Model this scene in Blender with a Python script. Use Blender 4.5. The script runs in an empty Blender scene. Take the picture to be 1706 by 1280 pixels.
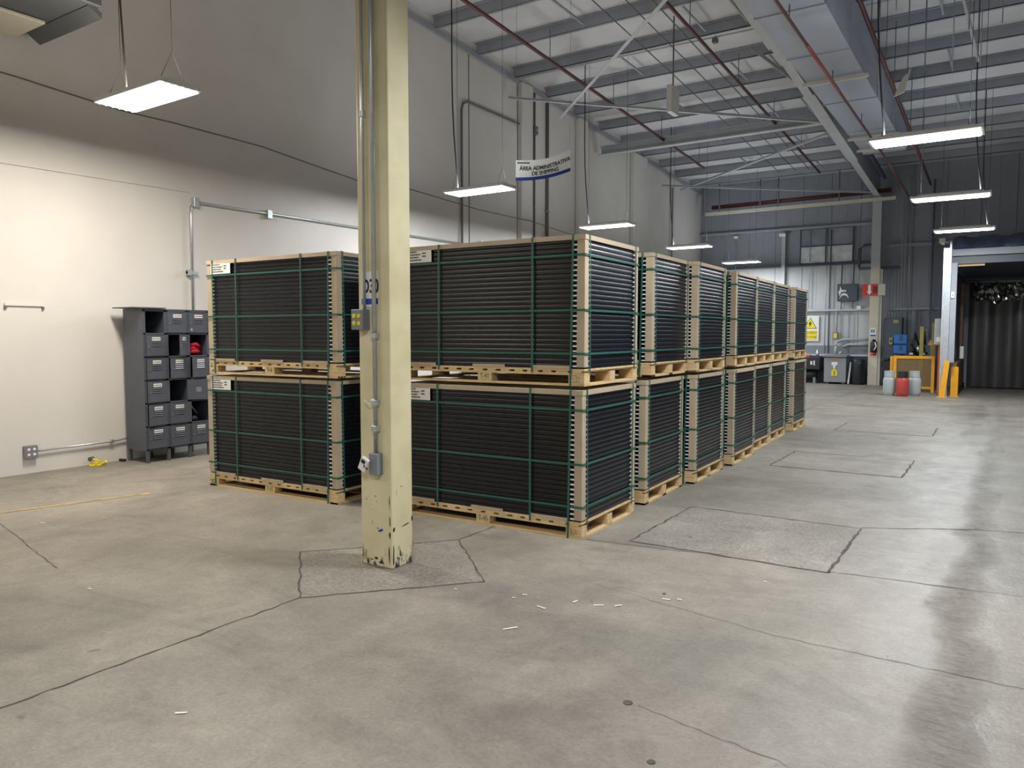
import bpy, bmesh, math, random
from mathutils import Vector, Matrix
random.seed(7)
PI = math.pi
scene = bpy.context.scene
COL = scene.collection

# ------------------------------------------------------------------ camera
cd = bpy.data.cameras.new('camera'); cam = bpy.data.objects.new('camera', cd); COL.objects.link(cam)
cam.location = (0, 0, 1.63)
cam.rotation_euler = (math.radians(90 - 3.77), 0, math.radians(33.2))
cd.sensor_width = 36; cd.lens = 36 * 1260 / 1706; cd.clip_start = .05; cd.clip_end = 200
scene.camera = cam
# ------------------------------------------------------------------ world and exposure
w = bpy.data.worlds.new('world'); scene.world = w; w.use_nodes = True
w.node_tree.nodes['Background'].inputs[0].default_value = (.5, .55, .6, 1)
w.node_tree.nodes['Background'].inputs[1].default_value = .05
vs = scene.view_settings
vs.view_transform = 'Standard'; vs.look = 'None'; vs.gamma = 1; vs.use_curve_mapping = False
vs.exposure = 0.0
LAMP_W = 155          # radiant power of one high-bay fixture
UPLIGHT_FILL = .13  # share of lamp power given to the added upward fill
LAMP_WARM = (1.0, .885, .75)
LAMP_NEUTRAL = (.98, .98, 1.0)
LAMP_COOL = (.90, .95, 1.0)

# ------------------------------------------------------------------ materials
def mat(name, col, rough=.6, metal=0., var=0., scale=6., bump=0., bscale=40., spec=.5, emit=None, es=0, coat=0, trans=0, alpha=1):
    m = bpy.data.materials.new(name); m.use_nodes = True
    nt = m.node_tree; b = nt.nodes['Principled BSDF']
    b.inputs['Base Color'].default_value = (*col, 1)
    b.inputs['Roughness'].default_value = rough; b.inputs['Metallic'].default_value = metal
    b.inputs['Specular IOR Level'].default_value = spec
    b.inputs['Coat Weight'].default_value = coat
    b.inputs['Transmission Weight'].default_value = trans
    b.inputs['Alpha'].default_value = alpha
    tc = nt.nodes.new('ShaderNodeTexCoord')
    if emit:
        b.inputs['Emission Color'].default_value = (*emit, 1); b.inputs['Emission Strength'].default_value = es
    if var:
        n = nt.nodes.new('ShaderNodeTexNoise'); n.inputs['Scale'].default_value = scale; n.inputs['Detail'].default_value = 6
        r = nt.nodes.new('ShaderNodeMapRange'); r.inputs[1].default_value = .3; r.inputs[2].default_value = .7
        r.inputs[3].default_value = 1 - var; r.inputs[4].default_value = 1 + var * .5
        mx = nt.nodes.new('ShaderNodeVectorMath'); mx.operation = 'SCALE'; mx.inputs[0].default_value = col
        nt.links.new(tc.outputs['Object'], n.inputs['Vector']); nt.links.new(n.outputs[0], r.inputs[0])
        nt.links.new(r.outputs[0], mx.inputs['Scale']); nt.links.new(mx.outputs[0], b.inputs['Base Color'])
    if bump:
        n2 = nt.nodes.new('ShaderNodeTexNoise'); n2.inputs['Scale'].default_value = bscale; n2.inputs['Detail'].default_value = 4
        bp = nt.nodes.new('ShaderNodeBump'); bp.inputs['Strength'].default_value = bump; bp.inputs['Distance'].default_value = .01
        nt.links.new(tc.outputs['Object'], n2.inputs['Vector']); nt.links.new(n2.outputs[0], bp.inputs['Height'])
        nt.links.new(bp.outputs[0], b.inputs['Normal'])
    return m

def floor_material(name, base, patch=False):
    m = bpy.data.materials.new(name); m.use_nodes = True; nt = m.node_tree; N = nt.nodes; L = nt.links
    b = N['Principled BSDF']
    tc = N.new('ShaderNodeTexCoord')
    def noise(scale, detail=6, stretch=None, rough=.6, dist=0):
        n = N.new('ShaderNodeTexNoise'); n.inputs['Scale'].default_value = scale; n.inputs['Detail'].default_value = detail
        n.inputs['Roughness'].default_value = rough; n.inputs['Distortion'].default_value = dist
        if stretch:
            mp = N.new('ShaderNodeMapping'); mp.inputs['Scale'].default_value = stretch
            L.new(tc.outputs['Object'], mp.inputs['Vector']); L.new(mp.outputs[0], n.inputs['Vector'])
        else: L.new(tc.outputs['Object'], n.inputs['Vector'])
        return n.outputs[0]
    def mr(sock, a, bb, c, d):
        r = N.new('ShaderNodeMapRange'); L.new(sock, r.inputs[0])
        for i, v in enumerate((a, bb, c, d)): r.inputs[i + 1].default_value = v
        return r.outputs[0]
    def math_(op, a, c):
        q = N.new('ShaderNodeMath'); q.operation = op
        for i, v in enumerate((a, c)):
            if isinstance(v, (int, float)): q.inputs[i].default_value = v
            else: L.new(v, q.inputs[i])
        return q.outputs[0]
    big = mr(noise(.55, 5, dist=.6), .3, .7, .76, 1.12)
    mid = mr(noise(2.2, 8, dist=1.), .35, .7, .86, 1.07)
    drag = mr(noise(1.4, 6, (1, .22, 1), dist=.8), .45, .75, 1.04, .84)
    fine = mr(noise(48, 7, rough=.85), .3, .7, .74, 1.26)
    blot = mr(noise(13, 6, rough=.7, dist=1.), .35, .68, .90, 1.07)
    smear = mr(noise(.9, 9, (.5, 1.3, 1), .7, 1.5), .50, .70, 1., .72)
    spots = mr(noise(5.0, 3, dist=.5), .70, .76, 1., .60)
    grit = mr(noise(34 if patch else 220, 7, rough=.85), .42 if patch else .60, .58 if patch else .72, .74 if patch else 1., 1.22 if patch else 1.15)
    f = math_('MULTIPLY', big, mid); f = math_('MULTIPLY', f, drag); f = math_('MULTIPLY', f, fine); f = math_('MULTIPLY', f, smear); f = math_('MULTIPLY', f, blot)
    f = math_('MULTIPLY', f, spots); f = math_('MULTIPLY', f, grit)
    # worn, smoother truck lane running down the right of the aisle (x about -0.3)
    sx = N.new('ShaderNodeSeparateXYZ'); L.new(tc.outputs['Object'], sx.inputs[0])
    wob = mr(noise(1.3, 5), .3, .7, -.09, .09)
    d = math_('ADD', sx.outputs[0], wob)
    lane = mr(math_('ABSOLUTE', math_('ADD', d, .25), 0), .25, 1.0, 1., 0.)
    r0 = mr(noise(3.2, 6, (1, .5, 1), dist=1.2), .3, .7, .50, .68)
    rough = math_('SUBTRACT', r0, math_('MULTIPLY', lane, .24))
    if patch: rough = math_('ADD', rough, .12)
    b.inputs['Specular IOR Level'].default_value = .5
    # crumbled band inside the lane
    crumb = noise(8, 9, (1, 2.6, 1), .72, 1.8)
    band = mr(math_('ABSOLUTE', math_('ADD', d, .17), 0), .02, .15, 1., .03)
    pit = mr(crumb, .48, .56, 0., 1.)
    L.new(math_('ADD', rough, math_('MULTIPLY', math_('MULTIPLY', pit, band), .10)), b.inputs['Roughness'])
    f = math_('MULTIPLY', f, math_('SUBTRACT', 1., math_('MULTIPLY', math_('MULTIPLY', pit, band), .26)))
    sc = N.new('ShaderNodeVectorMath'); sc.operation = 'SCALE'; sc.inputs[0].default_value = base
    L.new(f, sc.inputs['Scale']); L.new(sc.outputs[0], b.inputs['Base Color'])
    h = math_('ADD', math_('MULTIPLY', noise(45, 6), .5), math_('MULTIPLY', math_('MULTIPLY', crumb, band), 2.6))
    h = math_('ADD', h, math_('MULTIPLY', noise(14, 7, rough=.7), .7))
    bp = N.new('ShaderNodeBump'); bp.inputs['Strength'].default_value = .7 if patch else .5; bp.inputs['Distance'].default_value = .012
    L.new(h, bp.inputs['Height']); L.new(bp.outputs[0], b.inputs['Normal'])
    return m

def wood_material(name, c1, c2):
    m = bpy.data.materials.new(name); m.use_nodes = True; nt = m.node_tree; N = nt.nodes; L = nt.links
    b = N['Principled BSDF']; b.inputs['Roughness'].default_value = .75
    tc = N.new('ShaderNodeTexCoord'); mp = N.new('ShaderNodeMapping'); mp.inputs['Scale'].default_value = (1.5, 9, 26)
    n = N.new('ShaderNodeTexNoise'); n.inputs['Scale'].default_value = 2.2; n.inputs['Detail'].default_value = 7; n.inputs['Distortion'].default_value = .7
    oi = N.new('ShaderNodeObjectInfo'); va = N.new('ShaderNodeVectorMath'); va.operation = 'ADD'
    L.new(tc.outputs['Object'], va.inputs[0]); L.new(oi.outputs['Random'], va.inputs[1])
    cr = N.new('ShaderNodeValToRGB'); cr.color_ramp.elements[0].position = .3; cr.color_ramp.elements[1].position = .72
    cr.color_ramp.elements[0].color = (*c1, 1); cr.color_ramp.elements[1].color = (*c2, 1)
    L.new(va.outputs[0], mp.inputs[0]); L.new(mp.outputs[0], n.inputs['Vector']); L.new(n.outputs[0], cr.inputs[0]); L.new(cr.outputs[0], b.inputs['Base Color'])
    return m

def cream_material():
    """cream paint on the column, chipped and scuffed black low down (wear with its own ragged shape)"""
    m = bpy.data.materials.new('cream_paint'); m.use_nodes = True; nt = m.node_tree; N = nt.nodes; L = nt.links
    b = N['Principled BSDF']; b.inputs['Roughness'].default_value = .45
    tc = N.new('ShaderNodeTexCoord'); s = N.new('ShaderNodeSeparateXYZ'); L.new(tc.outputs['Object'], s.inputs[0])
    n = N.new('ShaderNodeTexNoise'); n.inputs['Scale'].default_value = 9; n.inputs['Detail'].default_value = 8; n.inputs['Roughness'].default_value = .75
    mp = N.new('ShaderNodeMapping'); mp.inputs['Scale'].default_value = (1.6, 1.6, .55); L.new(tc.outputs['Object'], mp.inputs[0]); L.new(mp.outputs[0], n.inputs['Vector'])
    hr = N.new('ShaderNodeMapRange'); L.new(s.outputs[2], hr.inputs[0])
    for i, v in enumerate((0, .40, .15, -.06)): hr.inputs[i + 1].default_value = v
    ad = N.new('ShaderNodeMath'); ad.operation = 'ADD'; L.new(n.outputs[0], ad.inputs[0]); L.new(hr.outputs[0], ad.inputs[1])
    cr = N.new('ShaderNodeValToRGB'); L.new(ad.outputs[0], cr.inputs[0])
    cr.color_ramp.elements[0].position = .66; cr.color_ramp.elements[0].color = (0, 0, 0, 1)
    cr.color_ramp.elements[1].position = .70; cr.color_ramp.elements[1].color = (1, 1, 1, 1)
    n2 = N.new('ShaderNodeTexNoise'); n2.inputs['Scale'].default_value = 3; n2.inputs['Detail'].default_value = 6; L.new(tc.outputs['Object'], n2.inputs['Vector'])
    c2 = N.new('ShaderNodeValToRGB'); L.new(n2.outputs[0], c2.inputs[0])
    c2.color_ramp.elements[0].position = .3; c2.color_ramp.elements[0].color = (.60, .54, .32, 1)
    c2.color_ramp.elements[1].position = .6; c2.color_ramp.elements[1].color = (.72, .66, .42, 1)
    mx = N.new('ShaderNodeMix'); mx.data_type = 'RGBA'; L.new(cr.outputs[0], mx.inputs[0]); L.new(c2.outputs[0], mx.inputs[6])
    mx.inputs[7].default_value = (.035, .035, .05, 1)
    L.new(mx.outputs[2], b.inputs['Base Color'])
    return m

M = dict(
    wall=mat('white_wall_paint', (.70, .685, .65), .42, var=.05, scale=1.3, bump=.08, bscale=3, spec=.35),
    wall_grey=mat('grey_metal_cladding', (.29, .31, .35), .5, var=.08, scale=1.5),
    wall_light=mat('pale_metal_cladding', (.52, .54, .55), .5, var=.08, scale=1.5),
    wire=mat('black_wire', (.02, .02, .02), .7),
    joint=mat('dark_joint_paint', (.12, .12, .12), .8),  # dark colour of the wall panel joints
    insul=mat('roof_insulation', (.66, .67, .70), .7, var=.12, scale=1.2, bump=.3, bscale=3),
    steel=mat('grey_structural_paint', (.34, .36, .40), .5, var=.1, scale=3),
    steel_lt=mat('pale_structural_paint', (.50, .52, .54), .45, var=.08, scale=3),
    galv=mat('galvanised_steel', (.62, .66, .70), .32, metal=.8, var=.12, scale=12),
    conduit=mat('galvanised_conduit', (.55, .60, .62), .35, metal=.75, var=.1, scale=14),
    pipe_dk=mat('dark_painted_pipe', (.15, .15, .16), .5),
    red_dk=mat('red_sprinkler_pipe', (.11, .032, .03), .45, var=.2, scale=4),
    red_slv=mat('faded_red_paint', (.30, .07, .07), .45),
    red=mat('red_paint', (.62, .045, .03), .4),
    floor=floor_material('worn_concrete', (.282, .260, .215)),
    patch=floor_material('rough_patch_concrete', (.30, .278, .236), True),
    crack=mat('floor_crack_dirt', (.10, .09, .078), .9, var=.5, scale=8),
    fyellow=mat('worn_yellow_floor_paint', (.50, .36, .12), .6, var=.45, scale=8),
    cream=cream_material(),
    pale_cream=mat('pale_cream_paint', (.62, .57, .46), .5, var=.08, scale=4),
    black=mat('black_anodised_frame', (.004, .006, .010), .29, metal=.0, spec=.48),
    glass=mat('dark_panel_glass', (.01, .012, .02), .15),
    card=mat('tan_cardboard', (.47, .385, .27), .8, var=.07, scale=8),
    clip=mat('white_plastic_clip', (.80, .82, .80), .4),
    strap=mat('green_strapping', (.022, .115, .085), .42, var=.1, scale=20, spec=.5),
    wood=wood_material('pallet_pine', (.52, .36, .17), (.74, .57, .32)),
    wood_dk=wood_material('old_timber', (.20, .11, .05), (.34, .2, .1)),
    stencil=mat('green_stencil_ink', (.05, .20, .08), .7),
    paper=mat('white_label_paper', (.78, .80, .76), .6),
    ink=mat('black_ink', (.02, .02, .02), .6),
    blueink=mat('blue_ink', (.02, .06, .36), .5),
    locker=mat('slate_locker_paint', (.085, .095, .12), .42, var=.1, scale=4),
    dark=mat('dark_interior', (.012, .013, .016), .7),
    redcloth=mat('red_cloth', (.45, .01, .03), .85, bump=.5, bscale=20),
    white=mat('white_plastic', (.8, .8, .8), .35),
    grey_box=mat('grey_box_enamel', (.20, .22, .24), .4),
    yellow=mat('safety_yellow', (.85, .40, .02), .42, var=.1, scale=5),
    lemon=mat('lemon_yellow', (.80, .66, .03), .45),
    olive=mat('olive_yellow_paint', (.35, .31, .07), .5, var=.15, scale=5),
    orange=mat('safety_orange', (.80, .20, .02), .45),
    blue=mat('blue_plastic', (.02, .19, .60), .35),
    bluefilm=mat('blue_plastic_film', (.035, .055, .12), .28, var=.75, scale=2.2, bump=.9, bscale=7, spec=.8),
    navy=mat('dark_slate_enamel', (.07, .085, .115), .45),
    black_pl=mat('black_plastic', (.015, .016, .018), .45, bump=.2, bscale=6),
    mid_grey=mat('mid_grey_enamel', (.26, .27, .28), .4),
    cyl_grey=mat('pale_grey_cylinder_paint', (.42, .45, .46), .4, var=.08, scale=6),
    cyl_red=mat('red_cylinder_paint', (.46, .055, .045), .42, var=.1, scale=6),
    brown_mesh=mat('brown_mesh_metal', (.26, .17, .07), .5),
    pvc=mat('dark_pvc_strip', (.05, .048, .045), .34, var=.15, scale=1, bump=.25, bscale=5, spec=.5),
    film_glint=mat('dark_glint_film', (.16, .16, .155), .13, metal=.85),  # for the facets added to catch lamp glints
    winpane2=mat('clear_filmed_window', (.78, .82, .85), .25, var=.3, scale=3, bump=.6, bscale=4),
    winpane=mat('filmed_window', (.30, .33, .36), .3, var=.35, scale=1.5, bump=.6, bscale=3),
    lamp_white=mat('white_reflector', (.85, .85, .85), .3, emit=(1, .98, .94), es=1.2),
    tube=mat('lit_tube', (1, 1, 1), .4, emit=(1, .98, .95), es=14),
    duct=mat('sheet_metal_duct', (.36, .39, .46), .42, metal=.1, var=.08, scale=2),
    hvac=mat('dark_unit_casing', (.10, .11, .12), .5),
    cream_panel=mat('cream_grille_panel', (.62, .60, .50), .5),
)

# ------------------------------------------------------------------ geometry helpers
class MB:
    def __init__(s): s.bm = bmesh.new()
    def box(s, x0, y0, z0, x1, y1, z1, bev=0, rot=None, at=None, seg=1):
        r = bmesh.ops.create_cube(s.bm, size=1); vs_ = r['verts']
        bmesh.ops.scale(s.bm, vec=(abs(x1 - x0), abs(y1 - y0), abs(z1 - z0)), verts=vs_)
        if bev:
            es = list({e for v in vs_ for e in v.link_edges})
            rb = bmesh.ops.bevel(s.bm, geom=es, offset=bev, segments=seg, affect='EDGES', profile=.5)
            vs_ = list({v for f in rb['faces'] for v in f.verts} | {v for v in vs_ if v.is_valid})
            comp = set(); st = [vs_[0]]
            while st:
                v = st.pop()
                if v in comp: continue
                comp.add(v); st += [e.other_vert(v) for e in v.link_edges]
            vs_ = list(comp)
        if rot is not None: bmesh.ops.transform(s.bm, matrix=rot.to_4x4(), verts=vs_)
        bmesh.ops.translate(s.bm, vec=((x0 + x1) / 2, (y0 + y1) / 2, (z0 + z1) / 2) if at is None else at, verts=vs_)
        return s
    def tube(s, pts, r, n=8, caps=True):
        pts = [Vector(p) for p in pts]; rings = []
        for i, p in enumerate(pts):
            d = (pts[min(i + 1, len(pts) - 1)] - pts[max(i - 1, 0)]).normalized()
            a = Vector((0, 0, 1)) if abs(d.z) < .9 else Vector((1, 0, 0))
            u = d.cross(a).normalized(); v = d.cross(u)
            rr = r[i] if isinstance(r, (list, tuple)) else r
            rings.append([s.bm.verts.new(p + (u * math.cos(k * 2 * PI / n) + v * math.sin(k * 2 * PI / n)) * rr) for k in range(n)])
        for a, b in zip(rings, rings[1:]):
            for k in range(n):
                f = s.bm.faces.new((a[k], a[(k + 1) % n], b[(k + 1) % n], b[k])); f.smooth = True
        if caps:
            s.bm.faces.new(rings[0]); s.bm.faces.new(rings[-1][::-1])
        return s
    def lathe(s, prof, n=20, c=(0, 0)):
        rings = []
        for r, z in prof:
            rings.append([s.bm.verts.new((c[0] + r * math.cos(k * 2 * PI / n), c[1] + r * math.sin(k * 2 * PI / n), z)) for k in range(n)])
        for a, b in zip(rings, rings[1:]):
            for k in range(n):
                f = s.bm.faces.new((a[k], a[(k + 1) % n], b[(k + 1) % n], b[k])); f.smooth = True
        s.bm.faces.new(rings[0][::-1]); s.bm.faces.new(rings[-1])
        return s
    def bar(s, p, q, w_, h_):
        p, q = Vector(p), Vector(q); d = q - p; L_ = d.length
        x = d.normalized(); up = Vector((0, 0, 1)) if abs(x.z) < .95 else Vector((0, 1, 0))
        y = up.cross(x).normalized(); z = x.cross(y)
        rot = Matrix((x, y, z)).transposed()
        return s.box(-L_ / 2, -w_ / 2, -h_ / 2, L_ / 2, w_ / 2, h_ / 2, rot=rot, at=(p + q) / 2)
    def strip(s, pts, w_, z=.002):
        """flat ribbon on the floor"""
        pts = [Vector((p[0], p[1], z)) for p in pts]; prev = None
        for i, p in enumerate(pts):
            d = (pts[min(i + 1, len(pts) - 1)] - pts[max(i - 1, 0)]).normalized(); nrm = Vector((-d.y, d.x, 0))
            ww = (w_[i] if isinstance(w_, list) else w_) / 2
            a, b = s.bm.verts.new(p + nrm * ww), s.bm.verts.new(p - nrm * ww)
            if prev: s.bm.faces.new((prev[0], prev[1], b, a))
            prev = (a, b)
        return s
    def poly(s, pts):
        s.bm.faces.new([s.bm.verts.new(p) for p in pts]); return s
    def prism(s, pts, vec):
        a = [s.bm.verts.new(p) for p in pts]; b = [s.bm.verts.new(Vector(p) + Vector(vec)) for p in pts]
        s.bm.faces.new(a[::-1]); s.bm.faces.new(b)
        for i in range(len(a)):
            j = (i + 1) % len(a); s.bm.faces.new((a[i], a[j], b[j], b[i]))
        return s
    def build(s, name, m, parent=None, loc=None, rot=None, label=None):
        bmesh.ops.recalc_face_normals(s.bm, faces=s.bm.faces[:])
        me = bpy.data.meshes.new(name); s.bm.to_mesh(me); s.bm.free()
        me.materials.append(M[m] if isinstance(m, str) else m)
        o = bpy.data.objects.new(name, me); COL.objects.link(o)
        if parent: o.parent = parent
        if loc: o.location = loc
        if rot: o.rotation_euler = rot
        if label: o['label'] = label
        return o
def tag(o, label, cat, group=None, kind=None):
    o['label'] = label; o['category'] = cat
    if group: o['group'] = group
    if kind: o['kind'] = kind
    return o
def thing(name, label, cat, loc=(0, 0, 0), rz=0, group=None):
    o = bpy.data.objects.new(name, None); COL.objects.link(o); o.location = loc; o.rotation_euler = (0, 0, rz)
    o.empty_display_size = .1
    return tag(o, label, cat, group)
def struct(o): o['kind'] = 'structure'; return o
def txt(name, s, size, m, parent, loc, rot, ext=.0008, align='CENTER', sx=1., bold=0.):
    cu = bpy.data.curves.new(name, 'FONT'); cu.body = s; cu.size = size; cu.extrude = ext; cu.align_x = align; cu.align_y = 'CENTER'; cu.offset = size * bold
    to = bpy.data.objects.new(name, cu); COL.objects.link(to)
    me = bpy.data.meshes.new_from_object(to.evaluated_get(bpy.context.evaluated_depsgraph_get()))
    bpy.data.objects.remove(to); me.materials.clear(); me.materials.append(M[m])
    o = bpy.data.objects.new(name, me); COL.objects.link(o); o.parent = parent; o.location = loc; o.rotation_euler = rot; o.scale = (sx, 1, 1)
    return o
def copy_tree(o, parent=None):
    c = o.copy(); COL.objects.link(c); c.parent = parent
    for ch in kids[o.name]: copy_tree(ch, c)
    return c
FACE = (PI / 2, 0, 0)            # text upright, reading from -y
FACEX = (PI / 2, 0, PI / 2)      # text upright, reading from +x

# ------------------------------------------------------------------ room shell
WX, YB, YF, XR = -9.55, 27.2, -5.0, 7.0
zp = lambda y: 8.16 - .052 * y       # underside of the purlins
fl = struct(MB().box(WX - .2, YF - .2, -.2, XR + .2, YB + .4, 0).build('floor', 'floor'))
struct(MB().prism([(WX, YF, 0), (WX, YB, 0), (WX, YB, zp(YB) + .3), (WX, YF, zp(YF) + .3)], (-.15, 0, 0)).build('wall_left', 'wall'))
struct(MB().prism([(XR, YF, 0), (XR, YB, 0), (XR, YB, zp(YB) + .3), (XR, YF, zp(YF) + .3)], (.15, 0, 0)).build('wall_right', 'wall_grey'))
struct(MB().box(WX, YF - .15, 0, XR, YF, zp(YF) + .3).build('wall_front', 'wall'))
struct(MB().prism([(WX, YF, zp(YF) + .22), (XR, YF, zp(YF) + .22), (XR, YB, zp(YB) + .22), (WX, YB, zp(YB) + .22)], (0, 0, .12)).build('ceiling', 'insul'))
def cladding(x0, x1, z0, z1, pitch=.9):
    b = MB(); x = x0; pts = []
    while x < x1 - .001:
        for dx, d in ((0, 0), (.43, 0), (.435, -.005), (.455, -.005), (.46, 0), (.84, 0), (.85, -.018), (.88, -.018), (.9, 0)):
            if x + dx <= x1: pts.append((x + dx, YB + d))
        x += pitch
    pts = sorted(set(pts)); pv = None
    for x, y in pts:
        a, c = b.bm.verts.new((x, y, z0)), b.bm.verts.new((x, y, z1))
        if pv: b.bm.faces.new((pv[0], a, c, pv[1]))
        pv = (a, c)
    return b
wb = struct(MB().box(WX, YB + .01, 0, XR, YB + .15, zp(YB) + .3).build('wall_back', 'wall_grey'))
cladding(WX, -3.5, 0, 3.95).build('cladding_sheet', 'wall_light', wb, label='pale lower cladding')
cladding(WX, -3.5, 3.95, 7.0).build('cladding_sheet', 'wall_grey', wb)
cladding(-3.5, XR, 0, 7.0).build('cladding_sheet', 'wall_grey', wb)
tn = [0]
def trim(b, m):
    tn[0] += 1; return struct(b.build('trim_%d' % tn[0], m))
trim(MB().box(WX, YB - .12, 3.93, -3.7, YB - .03, 4.0), 'navy')            # girts along the back wall
trim(MB().box(WX, YB - .14, 5.17, -3.7, YB - .03, 5.25), 'steel')
trim(MB().box(WX, YB - .14, 2.40, -3.7, YB - .03, 2.47), 'steel_lt')
trim(MB().box(-3.3, YB - .14, 2.40, -1.4, YB - .03, 2.47), 'steel')
trim(MB().box(-3.3, YB - .14, 4.4, XR, YB - .03, 4.5), 'steel')
trim(MB().box(WX, YB - .08, .95, -3.7, YB - .03, 1.25), 'grey_box')       # dark wainscot band
trim(MB().box(WX, YB - .16, .90, -3.7, YB - .03, .96), 'steel_lt')
trim(MB().box(WX, YB - .08, 0, -3.7, YB - .03, .9), 'navy')
# roof purlins (Z sections running across the hall)
y = -4.0 + .18
k = 0
PUR = []
y = 11.8 - 1.42 * 11
while y < YB - .3:
    z = zp(y); PUR.append(y)
    b = MB()
    b.box(WX + .02, y - .008, z, XR, y + .008, z + .215)
    b.box(WX + .02, y - .008, z, XR, y + .07, z + .012)
    b.box(WX + .02, y - .07, z + .203, XR, y + .008, z + .215)
    trim(b, 'steel')
    y += 1.42
# left wall panel joints
b = MB()
for yy in (12.95, 14.82, 17.6, 18.1, 21.0, 24.15): b.box(WX, yy - .012, 0, WX + .006, yy + .012, zp(yy))
trim(b, 'joint')
for y0, y1 in ((14.82, 15.3), (17.6, 18.05), (21., 22.)):             # shallow pilasters on the left wall
    trim(MB().box(WX, y0, 0, WX + .12, y1, zp(y1) - .02), 'wall')
trim(MB().bar((WX + .03, YF, zp(YF) - .03), (WX + .03, YB, zp(YB) - .03), .06, .10), 'steel')    # eave angle
trim(MB().bar((WX + .01, 0, 3.50), (WX + .01, 6.42, 3.59), .012, .01), 'wall')

# floor cracks, joints and patches (children of the floor)
def jag(p, q, n=14, a=.012, w0=.012):
    n = max(n, int((Vector(q) - Vector(p)).length / .07)); a = min(a, .009)
    p, q = Vector(p), Vector(q); d = (q - p); nr = Vector((-d.y, d.x)).normalized(); out = []; ws = []
    for i in range(n + 1):
        t = i / n; o = random.uniform(-a, a) if 0 < i < n else 0
        out.append(tuple(p + d * t + nr * o)); ws.append(w0 * random.uniform(.5, 1.4))
    return out, ws
def crack(p, q, w0=.012, n=14, a=.012):
    pts, ws = jag(p, q, n, a, w0); MB().strip(pts, ws, .0025).build('floor_crack', 'crack', fl)
for (x0, y0, x1, y1) in ((-2.44, 5.43, -.97, 6.84), (-2.42, 9.55, -.95, 10.92), (-2.42, 13.7, -.96, 15.0)):
    o = MB().poly([(x0, y0, .0015), (x1, y0, .0015), (x1, y1, .0015), (x0, y1, .0015)]).build('floor_patch', 'patch' if y0 < 6 else 'floor', fl)
    for a_, b_ in (((x0, y0), (x1, y0)), ((x1, y0), (x1, y1)), ((x1, y1), (x0, y1)), ((x0, y1), (x0, y0))): crack(a_, b_, .020 if y0 < 6 else .022)
for p, q in (((-4.38, 3.79), (-3.59, 4.71)), ((-3.59, 4.71), (-2.83, 3.99)), ((-2.83, 3.99), (-3.61, 3.12)), ((-3.61, 3.12), (-4.38, 3.79))):
    crack(p, q, .012)
MB().poly([(-4.38, 3.79, .0012), (-3.61, 3.12, .0012), (-2.83, 3.99, .0012), (-3.59, 4.71, .0012)]).build('floor_patch', 'patch', fl)
crack((-3.61, 3.12), (-3.63, -3), .009, 30)
crack((-3.59, 4.71), (-3.6, 27), .010, 60)
crack((-.97, 5.46), (1.4, 5.75), .007, 34, .02); crack((-.97, 6.87), (-.2, 7.3), .010, 14, .02); crack((-.2, 7.3), (3, 8.3), .008, 30, .02)
crack((-2.2, 4.35), (-1.0, 4.12), .003, 16, .03); crack((-1.0, 4.12), (1.6, 4.1), .0045, 40, .02); crack((-1.3, 3.0), (-.2, 2.8), .003, 30, .02)
crack((-9.4, 2.4), (-7.6, 5.3), .005, 20, .01); crack((-2.75, 5.28), (-1.9, 5.4), .006)
crack((-7.4, 3.0), (-5.5, 2.6), .006, 14, .03)
pts, ws = jag((-8.3, .6), (-7.31, 4.39), 26, .004, .055)
MB().strip(pts, ws, .0028).build('floor_line', 'fyellow', fl, label='faded yellow painted line')

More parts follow.
